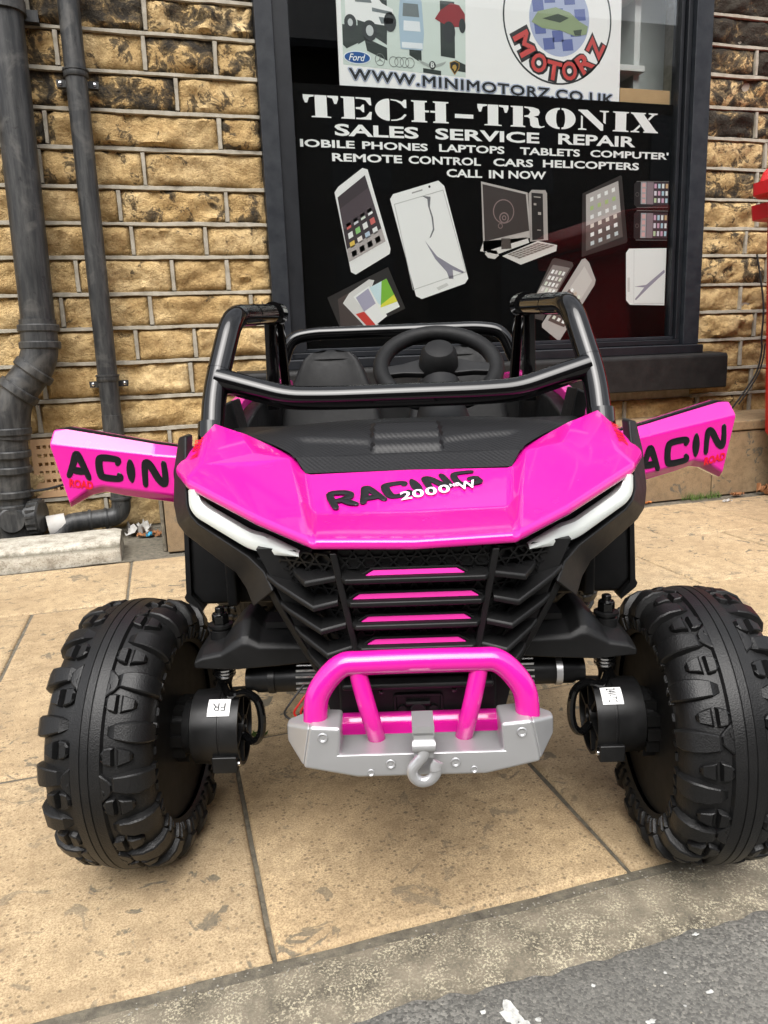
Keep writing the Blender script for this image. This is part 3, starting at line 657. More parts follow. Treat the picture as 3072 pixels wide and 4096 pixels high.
P.poly('crack', A_['crackA'], ink('#75757a'), o); P.poly('crack', A_['crackB'], ink('#8d8a98'), o); P.poly('button', A_['home2'], ink('#cfcfcd'), o)
P.poly('camera_dot', ell(1115, 1290, 5, 5, 12), ink('#303030'), o); P.polys('speaker_slot', [[(1040, 1262), (1085, 1275), (1085, 1280), (1040, 1267)]], ink('#9a9a98'), o); P.k = k0
o = pic('tablet_picture', 'tab', '#2a2625'); P.step(); P.poly('phone', [(716, 860), (760, 882), (812, 752), (722, 752)], ink('#4a3f3d'), o); P.step(); c1 = P.poly('card', A_['cardA'], ink('#dcdad8'), o); P.step()
P.poly('card', A_['cardB'], ink('#f2f1f0'), o); P.poly('red_mark', A_['red'], ink('#cf4038'), o); P.step(); P.poly('screen', A_['cardBs'], ink('#aaa6bc'), o); P.poly('screen', A_['tabs'], ink('#f3f4ee'), o); P.step()
P.poly('screen_green', A_['tabg'], ink('#7ebb3c'), o); P.poly('screen_blue', A_['tabb'], ink('#cfe6ec'), o); P.poly('screen_yellow', A_['taby'], ink('#e4e04a'), o); P.k = k0
o = pic('computer_picture', 'mon', '#b9b2ae'); P.poly('tower', A_['tower'], ink('#a9a29e'), o); P.poly('desk', A_['desk'], ink('#d9d5d1'), o); P.poly('mouse', A_['mouse'], ink('#d0cbc7'), o); P.poly('keyboard', A_['kb'], ink('#dad6d2'), o); P.step()
P.poly('screen', A_['mons'], ink('#3b3331'), o); P.poly('tower_front', A_['towerf'], ink('#1c1816'), o); P.poly('keys', A_['kbk'], ink('#7b726c'), o); P.poly('stand', A_['stand'], ink('#4b433f'), o); P.step()
P.polys('dial', ann(1440, 1200, 48, 4, 30) + ann(1442, 1175, 22, 5, 24) + ann(1442, 1175, 10, 4, 16) + ann(1425, 1143, 11, 3, 16), ink('#8a7674'), o)
P.polys('tower_slots', [[(1578, 1262), (1610, 1260), (1610, 1256), (1578, 1258)], [(1578, 1235), (1590, 1234), (1590, 1226), (1578, 1227)], [(1598, 1200), (1612, 1199), (1612, 1188), (1598, 1189)], [(1595, 1130), (1612, 1129), (1612, 1125), (1595, 1126)]], ink('#aaa29c'), o)
P.polys('key_gaps', [quad_at(A_['kbk'], i / 9 - .008, i / 9 + .008, 0, 1) for i in range(1, 9)] + [quad_at(A_['kbk'], 0, 1, j / 4 - .03, j / 4 + .03) for j in range(1, 4)], ink('#d2ccc7'), o); P.k = k0
o = pic('tablet_picture', 'ipad', '#2b2624'); P.step(); P.poly('screen', A_['ipads'], ink('#b3adaa'), o); P.step(); P.poly('shade', quad_at(A_['ipads'], 0, 1, .55, 1), ink('#5d5552'), o); P.k -= 1
P.step(); icons(P, A_['ipads'], 4, 6, o, ['#eeeeec', '#a9bf7e', '#e9e9e9', '#d8d1c8', '#f4f4f4', '#cfd6da', '#e0c070'], .45, (.06, .94), (.04, .98)); P.k = k0
for nm in ('ph3', 'ph4'):
    o = pic('phone_picture', nm, '#1b1718'); q = A_[nm + 's']; P.polys('rim', [quad_at([A_[nm][1], A_[nm][2], A_[nm][3], A_[nm][4]], 0, 1, -.012, .012), quad_at([A_[nm][1], A_[nm][2], A_[nm][3], A_[nm][4]], 0, 1, .985, 1.01)], ink('#9b9492'), o); P.step()
    P.poly('screen', q, ink('#413239'), o); P.step(); P.poly('glare', quad_at(q, .22, .45, 0, 1), ink('#8d7b82'), o); P.poly('side_bar', quad_at(q, 0, .2, 0, 1), ink('#a7a7ac'), o); P.k -= 1; P.step()
    icons(P, q, 4, 3, o, ['#e8dfe8', '#d7a9c0', '#bcd7e4', '#f0f0ef', '#d9b48a', '#c9d8b0'], .62, (.45, .99), (.02, .98)); icons(P, q, 1, 4, o, ['#8ac07a', '#bcd7e4', '#e0f0ee', '#dba9a6'], .7, (0.02, .19), (.02, .98)); P.k = k0 + 1
    P.polys('button', ann((A_[nm][0][0] + q[0][0]) / 2, (A_[nm][0][1] + A_[nm][5][1]) / 2, 9, 2, 16), ink('#6b6261'), o); P.k = k0
o = pic('phone_picture', 'ph5', '#f0f0ef'); P.step(); P.polys('screen_edge', [quad_at(A_['ph5s'], 0, .012, 0, 1), quad_at(A_['ph5s'], 0, 1, .99, 1)], ink('#c9c9c9'), o); P.poly('crack', A_['ph5c'], ink('#9d98a8'), o); P.poly('button', [(2040, 930), (2052, 930), (2053, 868), (2042, 868)], ink('#d4d4d2'), o); P.k = k0
o = pic('phone_picture', 'pha', '#4a4341'); P.step(); P.poly('screen', A_['phas'], ink('#8a8380'), o); P.step(); P.poly('glare', quad_at(A_['phas'], 0, 1, .5, 1), ink('#c3bdb9'), o); icons(P, A_['phas'], 4, 6, o, ['#f2f2f0', '#e3e8da', '#e6e0de', '#ffffff'], .62); P.k = k0
o = pic('phone_picture', 'phb', '#b9b3b0'); P.step(); P.poly('screen', A_['phbs'], ink('#a19994'), o); P.step(); P.poly('glare', quad_at(A_['phbs'], 0, 1, .0, .42), ink('#cfcac6'), o); P.poly('shade', quad_at(A_['phbs'], 0, 1, .42, 1), ink('#5b524e'), o); icons(P, A_['phbs'], 3, 6, o, ['#f2f2f0', '#e3e8da', '#c9b9a8', '#ffffff'], .55, (.05, .95), (.35, .97)); P.k = k0

# --- white shop poster above it
PY = 3.080
post = tag(empty('window_poster', (1.37, PY, 1.60)), 'white poster of ride-on cars with WWW.MINIMOTORZ.CO.UK and a round MOTORZ badge', 'poster')
Q = Print(post, PY)
MB().box(.767 - 1.37, 1.984 - 1.37, 0, .006, 0, .75).build('poster_board', 'print_white', post)
Q.step(); chk = Q.poly('photo_print', [(786, 2300), (1290, 2300), (1284, 1704), (784, 1722)], ink('#cfdbd4')); Q.step()
for pl in [[(786, 1860), (846, 1860), (846, 1800), (800, 1778), (786, 1790)], [(905, 1955), (965, 1955), (965, 1880), (905, 1880)], [(846, 1900), (846, 1795), (905, 1828), (960, 1800), (965, 1900)], [(870, 1822), (960, 1790), (960, 1745), (930, 1756), (880, 1775)], [(1050, 1880), (1050, 1770), (1085, 1752), (1100, 1752), (1100, 1880)], [(1180, 1970), (1180, 1775), (1240, 1770), (1240, 1970)], [(1105, 1728), (1180, 1722), (1180, 1706), (1105, 1712)], [(1240, 1765), (1284, 1750), (1284, 1722), (1250, 1725)], [(786, 2100), (846, 2100), (846, 1960), (786, 1975)], [(965, 2080), (1050, 2080), (1050, 1960), (965, 1960)]]: Q.poly('check', pl, ink('#26302c'), chk)
Q.step()
tr_ = Q.poly('truck_picture', [(800, 1885), (840, 1880), (880, 1872), (965, 1866), (990, 1880), (988, 1925), (945, 1942), (905, 1985), (820, 1985), (800, 1950)], ink('#eceeed'), chk); lo = Q.poly('lorry_picture', [(1015, 1790), (1105, 1790), (1112, 1850), (1105, 1960), (1085, 1985), (1020, 1985), (1010, 1900)], ink('#a8bfd0'), chk)
Q.poly('buggy_picture', [(1158, 1905), (1180, 1935), (1225, 1965), (1260, 1960), (1284, 1930), (1284, 1885), (1220, 1880), (1180, 1895)], ink('#8d1f26'), chk); Q.step()
Q.polys('tyres', [ell(818, 1868, 24, 28, 20), ell(893, 1845, 30, 36, 20), ell(975, 1880, 25, 34, 20), ell(1216, 1862, 26, 38, 20), ell(1272, 1888, 14, 26, 20)], ink('#23282a'), chk)
Q.polys('cab_glass', [[(835, 1975), (890, 1975), (905, 1940), (840, 1940)], [(1030, 1950), (1090, 1950), (1094, 1905), (1026, 1905)], [(905, 1925), (985, 1915), (985, 1905), (905, 1912)], [(930, 1895), (990, 1893), (985, 1875), (940, 1872)]], ink('#6f787b'), chk); Q.polys('lorry_grille', [[(1030, 1890), (1095, 1890), (1098, 1855), (1028, 1855)], [(1020, 1815), (1105, 1815), (1105, 1795), (1020, 1795)]], ink('#e4eaee'), chk); Q.step()
Q.polys('hub', [ell(893, 1845, 15, 19, 16), ell(818, 1868, 10, 13, 16)], ink('#c3c8c8'), chk); Q.k -= 3
Q.step()
lg = Q.poly('badge', ell(840, 1749, 54, 23, 40), ink('#e6eef4'), chk); Q.step(); Q.poly('badge_field', ell(840, 1749, 50, 19.5, 40), ink('#0f4f93'), chk); Q.step(); Q.text('Ford', 806, 872, 1737, 1761, ink('#f2f6fa'), chk, shear=.35, offset=.008); Q.k -= 2
Q.polys('badge', ann(930, 1747, 20, 2.4, 32, 22), ink('#6d7571'), chk); Q.polys('badge', [[(928, 1747), (930, 1769), (932, 1747)], [(930, 1749), (948, 1737), (930, 1745)], [(930, 1749), (912, 1737), (930, 1745)]], ink('#6d7571'), chk)
for cx in (985, 1007, 1029, 1051): Q.polys('badge', ann(cx, 1743, 19, 2.4, 28), ink('#747c78'), chk)
for s_ in (-1, 1): Q.polys('badge', [[(1144 + s_ * 14, 1743), (1144 + s_ * 58, 1757), (1144 + s_ * 54, 1750), (1144 + s_ * 46, 1744), (1144 + s_ * 36, 1739), (1144 + s_ * 14, 1732)]], ink('#a5ada8'), chk)
Q.poly('badge', ell(1144, 1740, 14, 15, 24), ink('#2c3331'), chk); Q.poly('badge', [(1216, 1755), (1237, 1762), (1258, 1755), (1257, 1735), (1237, 1710), (1217, 1735)], ink('#b08a3a'), chk); Q.step()
Q.text('B', 1137, 1152, 1732, 1750, ink('#e8ecea'), chk, offset=.02); Q.poly('badge_field', [(1219, 1753), (1237, 1759), (1255, 1753), (1254, 1736), (1237, 1714), (1220, 1736)], ink('#1c1c1a'), chk); Q.step(); Q.poly('badge_mark', [(1226, 1735), (1230, 1745), (1240, 1748), (1246, 1740), (1243, 1730), (1236, 1722), (1233, 1730)], ink('#b89444'), chk)
Q.k = 3
def slant(P_, x0):
    f = P_.fn(); return lambda x_, z_: f(x_, z_ - (x_ - .80) * .032)
wv_, wf_ = text_mesh('WWW.MINIMOTORZ.CO.UK', spacing=1.12)
wx0, wx1, wy0, wy1 = min(v[0] for v in wv_), max(v[0] for v in wv_), min(v[1] for v in wv_), max(v[1] for v in wv_)
for rr, mt in ((.0062, ink('#3d57a8')), (.0046, ink('#dfe8f2')), (.0023, ink('#15181e'))):
    b = MB(); f = slant(Q, 0)
    for k in range(12):
        dx_, dz_ = rr * math.cos(rad(30 * k)), rr * .8 * math.sin(rad(30 * k)); eps = k * .00002
        vs = [f(.806 + (v[0] - wx0) / (wx1 - wx0) * 1.148 + dx_, 1.673 + (v[1] - wy0) / (wy1 - wy0) * .037 + dz_) for v in wv_]
        b.add([(p_[0], p_[1] - eps, p_[2]) for p_ in vs], wf_)
    b.build('lettering', mt, post); Q.step()
Q.k = 1
Q.polys('ring', ann(1692, 1945, 246, 7, 64), ink('#2e3436')); dk = Q.poly('badge_disc', ell(1698, 1945, 136, 140, 48), ink('#aab4d2')); Q.step()
for cx, cz in [(1610, 1905), (1690, 1880), (1770, 1905), (1650, 1850), (1735, 1850), (1690, 1960), (1790, 1965), (1600, 1985), (1650, 2020), (1740, 2020)]: Q.poly('check', [(cx - 27, cz + 18), (cx + 22, cz + 24), (cx + 28, cz - 18), (cx - 20, cz - 24)], ink('#5d6aa4'), dk)
Q.step(); sc2 = Q.poly('car_picture', [(1572, 1925), (1600, 1965), (1680, 1985), (1745, 1970), (1790, 1940), (1828, 1925), (1822, 1895), (1770, 1885), (1700, 1902), (1620, 1905)], ink('#8fa07a'), dk); Q.step(); Q.polys('car_shadow', [[(1620, 1940), (1690, 1962), (1740, 1950), (1700, 1930)], [(1760, 1905), (1800, 1912), (1795, 1890), (1768, 1888)]], ink('#3d4a3c'), sc2)
Q.k = 1
for ch, cx, cz, an in [('M', 1540, 1843, -62), ('O', 1606, 1776, -35), ('T', 1674, 1751, -9), ('O', 1746, 1754, 15), ('R', 1816, 1790, 38), ('Z', 1866, 1846, 62)]:
    for lay, off, mt, gr in ((1, .14, '#2c2a2b', 1.0), (2, .03, '#c94743', 0)):
        Q.k = lay; f = Q.fn(); ca, sa = math.cos(rad(an)), math.sin(rad(an)); w_, h_ = (34 + gr * 12) / 1000, (58 + gr * 12) / 1000
        text_to(ch, lambda x_, z_: f(cx / 1000 + x_ * ca - z_ * sa, cz / 1000 + x_ * sa + z_ * ca), -w_ * (1.25 if ch == 'M' else 1), w_ * (1.25 if ch == 'M' else 1), -h_ * .62, h_ * .62, offset=off).build('letter', ink(mt), post)

# ------------------------------------------------------------------ stone step in front of the shop
step = tag(empty('stone_step', (2.0, 2.83, 0)), 'low brown stone step running along the wall under the shop window', 'step')
def sbuild(b, name, mat, **kw): b.v = [(x_ - 2.0, y_ - 2.83, z_) for x_, y_, z_ in b.v]; return b.build(name, mat, step, **kw)
sbuild(MB().box(-.02, 4.6, 2.665, 3.02, .001, .268), 'core', 'joint_dirt')
xs_ = [-.026, .62, 1.27, 1.93, 2.60, 3.3, 4.0, 4.6]
for a, c_ in zip(xs_, xs_[1:]): sbuild(MB().box(a + .003, c_ - .003, 2.628 + random.uniform(0, .004), 3.045, .270, .311), 'cap_slab', 'step_stone', bevel=.007, seg=3)
xs_ = [-.028, .46, 1.02, 1.52, 2.19, 2.75, 3.4, 4.0, 4.6]
for a, c_ in zip(xs_, xs_[1:]): sbuild(MB().box(a + .004, c_ - .004, 2.634 + random.uniform(0, .006), 2.668, .0005, .266), 'facing_slab', 'step_stone', bevel=.004)
sbuild(MB().box(-.040, -.027, 2.66, 3.02, .0005, .27), 'end_render', 'joint_dirt', bevel=.003)
# bare strip behind the concrete block
b = MB(); n = 26
vs = [(-3.0 + 2.98 * i / n, 2.578 + .46 * j / 10, -.002 + .006 * noise.noise((i * .9, j * .9, 0)) + (.010 if j > 8 else 0)) for i in range(n + 1) for j in range(11)]
b.add(vs, [(i * 11 + j, i * 11 + 11 + j, i * 11 + 12 + j, i * 11 + 1 + j) for i in range(n) for j in range(10)]); structure(b.build('gutter_strip', 'joint_dirt', None, 60), 'bare dirty strip of ground at the foot of the wall')
b = MB(); nx, ny = 60, 10; L0, L1 = -1.62, -.176
rings = []
for i in range(nx + 1):
    x_ = L0 + (L1 - L0) * i / nx; e = .010 if i in (0, nx) else 0
    prof = [(2.588 + e, -.004), (2.584 + e, .03), (2.588 + e, .054), (2.600 + e, .067), (2.66, .072), (2.74, .074), (2.80 - e, .070), (2.815 - e, .05), (2.815 - e, -.004)]
    rings.append([(x_ + (.004 * noise.noise((y_ * 30, z_ * 40, i)) if e else 0), y_ + .004 * noise.noise((x_ * 16, z_ * 30, 1)), z_ - e * .5 * (z_ > .02) + .004 * noise.noise((x_ * 13, y_ * 20, 2))) for y_, z_ in prof])
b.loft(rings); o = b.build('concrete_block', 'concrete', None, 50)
tag(o, 'long weathered concrete block lying on the paving in front of the drainpipes', 'block')
# ------------------------------------------------------------------ drain pipes
def collar(b, p, d, r, w, lip=.006):
    b.lathe([(-w / 2, r - .004), (-w / 2, r + lip * .6), (-w / 2 + .004, r + lip), (w / 2 - .004, r + lip), (w / 2, r + lip * .6), (w / 2, r - .004)], p, d, 32)
big = tag(empty('soil_pipe', (-.53, 2.93, 0)), 'thick weathered black soil pipe with a swan-neck offset', 'drainpipe')
OB = Vector((-.53, 2.93, 0))
def bb(b, name, mat='pipe_black', **kw): b.v = [tuple(Vector(v) - OB) for v in b.v]; return b.build(name, mat, big, **kw)
PA = [V3(-.352, 2.945, 3.0), V3(-.384, 2.93, .80), V3(-.386, 2.92, .69)]
b = MB(); b.tube([V3(-.345, 2.945, 3.0), V3(-.383, 2.935, .74)], .056, 32); bb(b, 'upper_pipe')
b = MB(); b.tube(fillet([V3(-.383, 2.93, .80), V3(-.386, 2.925, .665), V3(-.497, 2.915, .53), V3(-.512, 2.915, .40)], .07, 10), .0605, 32); bb(b, 'offset_bend')
b = MB(); b.tube([V3(-.511, 2.915, .46), V3(-.545, 2.915, -.03)], .054, 32); bb(b, 'lower_pipe')
b = MB(); b.lathe([(-.10, .0585), (-.095, .064), (.0, .064), (.06, .064), (.065, .0585)], V3(-.538, 2.915, .105), V3(-.05, 0, 1), 32); bb(b, 'access_tee')
dirn = V3(-.0175, -.007, -1)
for p_, d_, nm, r_ in [(V3(-.3835, 2.933, .772), dirn, 'collar', .060), (V3(-.3845, 2.930, .715), dirn, 'collar', .0595), (V3(-.415, 2.922, .628), V3(-.63, -.05, -.77), 'collar', .061), (V3(-.470, 2.917, .562), V3(-.63, -.05, -.77), 'collar', .062),
                       (V3(-.512, 2.915, .425), dirn, 'collar', .0585), (V3(-.522, 2.915, .345), dirn, 'collar', .0565), (V3(-.526, 2.915, .290), dirn, 'collar', .0565), (V3(-.532, 2.915, .205), dirn, 'collar', .058)]:
    b = MB(); collar(b, p_, d_, r_, .026 if r_ < .0605 else .030, .009); bb(b, nm)
b = MB(); b.lathe([(0, .02), (0, .046), (.016, .046), (.02, .040), (.028, .040), (.028, .0)], V3(-.540, 2.868, .118), V3(.15, -1, .1), 32); bb(b, 'access_cap')
b = MB(); b.lathe([(0, .055), (.05, .055), (.05, .062), (.085, .062), (.09, .055), (.09, .0)], V3(-.53, 2.915, .118), V3(1, -.25, 0), 28)
for k in range(18):
    a = 2 * math.pi * k / 18; u_ = Vector((0, 0, 1)); w_ = Vector((.24, .97, 0))
    c_ = V3(-.53, 2.915, .118) + V3(1, -.25, 0).normalized() * .068 + (u_ * math.cos(a) + w_ * math.sin(a)) * .062
    b.box(c_.x - .016, c_.x + .016, c_.y - .004, c_.y + .004, c_.z - .004, c_.z + .004)
bb(b, 'side_cap')
b = MB(); b.box(-.43, -.27, 2.985, 3.02, 1.755, 1.79); b.lathe([(-.018, .060), (-.018, .066), (.018, .066), (.018, .060)], V3(-.3656, 2.940, 1.775), V3(.017, 0, 1), 32); bb(b, 'bracket')
thin = tag(empty('rain_pipe', (-.18, 2.94, 0)), 'slim dark grey rainwater pipe with bolted clips beside the window', 'drainpipe')
OT = Vector((-.18, 2.94, 0))
def tb(b, name, mat='pipe_black', **kw): b.v = [tuple(Vector(v) - OT) for v in b.v]; return b.build(name, mat, thin, **kw)
b = MB(); b.tube([V3(-.163, 2.945, 3.0), V3(-.176, 2.94, .44)], .0345, 28); tb(b, 'pipe')
b = MB(); b.tube([V3(-.1755, 2.938, .46), V3(-.176, 2.936, .20)], .0365, 28); b.tube(fillet([V3(-.176, 2.936, .20), V3(-.178, 2.935, .085), V3(-.30, 2.925, .083), V3(-.372, 2.915, .081), V3(-.41, 2.90, .02)], .05, 10), .0345, 28); tb(b, 'shoe')
for p_, d_ in [(V3(-.176, 2.936, .155), V3(0, 0, 1)), (V3(-.29, 2.926, .083), V3(1, .1, 0)), (V3(-.235, 2.931, .083), V3(1, .1, 0))]:
    b = MB(); collar(b, p_, d_, .0365, .012, .003); tb(b, 'collar')
for zc in (1.590, .592):
    xc = -.163 - (3.0 - zc) * .0051
    b = MB(); collar(b, V3(xc, 2.942, zc), V3(.005, 0, 1), .0345, .024, .005); b.lathe([(-.003, .036), (-.003, .042), (.003, .042), (.003, .036)], V3(xc, 2.942, zc + .010), V3(0, 0, 1), 28)
    b.prism([(xc - .066, zc - .032), (xc + .066, zc - .032), (xc + .068, zc - .010), (xc - .068, zc - .010)], 'y', 2.972, 2.998)
    o = tb(b, 'clip')
    for s_ in (-1, 1):
        b = MB(); b.lathe([(0, .006), (.003, .006), (.004, .004), (.004, 0)], V3(xc + s_ * .054, 2.972, zc - .021), V3(0, -1, 0), 12); b.v = [tuple(Vector(v) - OT) for v in b.v]; b.build('screw', 'chrome', o)
b = MB(); b.tube([V3(-.372, 2.922, .078), V3(-.432, 2.914, .070)], [.040, .044], 24); tag(b.build('white_pipe_sleeve', 'paper', None), 'dirty white plastic sleeve over the end of the rainwater shoe', 'sleeve')
b = MB(); b.tube(catmull([V3(-.47, 2.88, .215), V3(-.43, 2.90, .213), V3(-.39, 2.93, .216), V3(-.34, 2.98, .222), V3(-.30, 3.0, .23)]), .0045, 8)
tag(b.build('black_cable', 'cable', None), 'short black cable running across the terracotta air brick', 'cable')
b = MB(); b.tube(catmull([V3(2.67, 3.0, 1.02), V3(2.71, 2.985, .80), V3(2.712, 2.985, .648), V3(2.718, 2.985, .592), V3(2.70, 2.985, .499), V3(2.653, 2.985, .426), V3(2.56, 2.98, .322), V3(2.52, 2.95, .318)]), .0042, 8)
b.tube(catmull([V3(2.735, 2.985, .62), V3(2.722, 2.98, .54), V3(2.69, 2.98, .46), V3(2.60, 2.978, .345)]), .0035, 8)
tag(b.build('hanging_cable', 'cable', None), 'thin black cable hanging down the stone wall beside the red bin', 'cable')
# ------------------------------------------------------------------ red waste bin at the picture edge
bin_ = tag(empty('waste_bin', (3.0, 2.15, 0)), 'big red lidded waste bin on castors at the picture edge', 'bin')
def nb(b, name, mat, **kw): b.v = [(x_ - 3.0, y_ - 2.15, z_) for x_, y_, z_ in b.v]; return b.build(name, mat, bin_, **kw)
BX0, BX1, BY0, BY1 = 2.352, 3.60, 1.72, 2.592
def rrect(x0, x1, y0, y1, r, z, n=5):
    o = []
    for cx, cy, a0 in ((x1 - r, y1 - r, 0), (x0 + r, y1 - r, 90), (x0 + r, y0 + r, 180), (x1 - r, y0 + r, 270)):
        for i in range(n + 1): a = rad(a0 + 90 * i / n); o.append((cx + r * math.cos(a), cy + r * math.sin(a), z))
    return o
rs = []
for z_, d_, r_ in [(.20, .08, .03), (.225, .040, .03), (.27, .018, .03), (.6, .006, .03), (1.09, -.012, .03), (1.10, -.05, .03), (1.155, -.055, .03), (1.16, -.03, .03)]: rs.append(rrect(BX0 + d_, BX1 - d_, BY0 + d_, BY1 - d_, r_, z_))
b = MB(); b.loft(rs); nb(b, 'body', 'red_bin', ang=30)
rs = [rrect(BX0 + d_ * .9, BX1 - d_, BY0 + d_, BY1 - .03 - .1 * d_, .03, z_) for z_, d_ in [(1.168, -.10), (1.178, -.125), (1.222, -.128), (1.227, -.10), (1.262, -.085), (1.30, -.04), (1.33, .2)]]
b = MB(); b.loft(rs); nb(b, 'lid', 'red_bin', ang=30)
b = MB(); b.tube([V3(2.28, 2.42, 1.36), V3(2.36, 2.35, 1.36)], .02, 12); b.tube([V3(2.34, 2.36, 1.36), V3(2.40, 2.32, 1.27)], .012, 10); nb(b, 'handle', 'red_bin')
for cx, cy in ((2.47, 2.52), (3.5, 2.5), (2.5, 1.85), (3.5, 1.85)):
    b = MB(); b.lathe([(-.018, .03), (-.018, .066), (-.012, .072), (.012, .072), (.018, .066), (.018, .03)], V3(cx, cy, .072), V3(.3, 1, 0), 20); b.box(cx - .02, cx + .02, cy - .035, cy + .035, .13, .21); nb(b, 'castor', 'cable')
# ------------------------------------------------------------------ litter, leaves, weeds
def crumple(cx, cy, cz, sx, sy, sz, seed):
    b = MB(); n = 9; vs = []
    for i in range(n):
        for j in range(n):
            u_, v_ = i / (n - 1) - .5, j / (n - 1) - .5; q = Vector((u_ * 5 + seed, v_ * 5, seed))
            vs.append((cx + sx * (u_ + .25 * noise.noise(q)), cy + sy * (v_ + .25 * noise.noise(q + Vector((9, 0, 0)))), cz + sz * max(0, .3 + noise.noise(q * 1.3) * 1.1)))
    b.add(vs, [(i * n + j, i * n + n + j, i * n + n + j + 1, i * n + j + 1) for i in range(n - 1) for j in range(n - 1)]); return b
tag(crumple(-.128, 2.95, .012, .085, .05, .05, 3).build('paper_scrap', 'paper', None, 10), 'crumpled white paper scrap lying beside the concrete block', 'litter')
tag(crumple(-.088, 2.90, .008, .022, .02, .02, 8).build('wrapper', ink('#3f9cc0'), None, 10), 'small blue wrapper among the litter near the wall', 'litter')
for i, (x_, y_, w_) in enumerate([(-.105, 2.915, .05), (-.07, 2.93, .035), (-.05, 2.905, .03)]): tag(crumple(x_, y_, .006, w_, .03, .018, 20 + i).build('dry_leaf', 'leaf', None, 10), ['broad brown leaf right beside the crumpled paper', 'brown leaf behind the blue wrapper', 'smallest brown leaf, nearest the tan end of the step'][i], 'leaf', 'dry leaves by the litter')
tag(crumple(2.29, 2.60, .004, .05, .03, .02, 31).build('dry_leaf', 'leaf', None, 10), 'curled orange-brown leaf lying below the open pink door near the bin', 'leaf')
tag(crumple(2.42, 2.575, .004, .06, .05, .05, 37).build('dry_leaf', 'leaf', None, 10), 'crumpled brown leaf lying under the red bin', 'leaf')
tag(crumple(2.17, 2.52, .002, .035, .016, .012, 41).build('gum_scrap', 'paper', None, 20), 'small white scrap flat on the paving in front of the step', 'litter')
tag(crumple(1.86, 2.622, .003, .045, .012, .012, 43).build('cigarette_end', ink('#b8713a'), None, 20), 'orange-brown cigarette end at the foot of the stone step', 'litter')
def tuft(name, cx, cy, n, h, spread, label, seed):
    random.seed(seed); b = MB()
    for i in range(n):
        a = random.uniform(0, 6.28); r_ = spread * math.sqrt(random.random()); px, py = cx + r_ * math.cos(a) * 1.6, cy + r_ * math.sin(a) * .6; hh = h * random.uniform(.4, 1); da = random.uniform(0, 6.28); w_ = .0012
        lx, ly = math.cos(da) * hh * .6, math.sin(da) * hh * .6
        b.add([(px - w_, py, 0), (px + w_, py, 0), (px + lx * .5 + w_ * .6, py + ly * .5, hh * .7), (px + lx * .5 - w_ * .6, py + ly * .5, hh * .7), (px + lx, py + ly, hh)], [(0, 1, 2, 3), (3, 2, 4)])
    o = b.build(name, 'moss', None, 10); o['kind'] = 'stuff'; o['label'] = label; return o
tuft('weeds', 2.13, 2.622, 160, .035, .06, 'small green weeds growing at the foot of the step', 2)
tuft('moss', .105, 1.242, 90, .010, .012, 'tiny tuft of moss in the paving joint under the buggy', 3)
# ------------------------------------------------------------------ houses across the road (seen as reflections in the glass)
ter = tag(empty('terrace_house', (0, -9, 0)), 'plain rendered terrace across the road, reflected in the shop window', 'building')
b = MB().box(-16, 16, -4, 0, -.03, 6.1); b.build('wall', 'render_wall', ter)
b = MB(); b.prism([(.35, 6.02), (.35, 6.15), (-2.0, 7.9), (-4.35, 6.15), (-4.35, 6.02)], 'x', -16.3, 16.3); b.build('roof', 'roof_slate', ter)
for i in range(9):
    x_ = -14 + i * 3.5
    for z_ in (.9, 3.7): MB().box(x_, x_ + 1.2, .002, .05, z_, z_ + 1.6).build('window', 'dark_pane', ter)
    MB().box(x_ + 1.9, x_ + 2.8, .002, .06, 0, 2.1).build('door', 'sill_black', ter)
# ================================================================== THE RIDE-ON BUGGY
# local frame: x across (to the right in view), y from the front axle towards the rear, z up
car = tag(empty('ride_on_buggy', (.2824, .8751, 0), rad(-16.8)), 'pink and black ride-on toy buggy with big knobbly tyres and open doors', 'toy car')
def cb(b, name, mat, parent=None, **kw): return b.build(name, mat, parent or car, **kw)
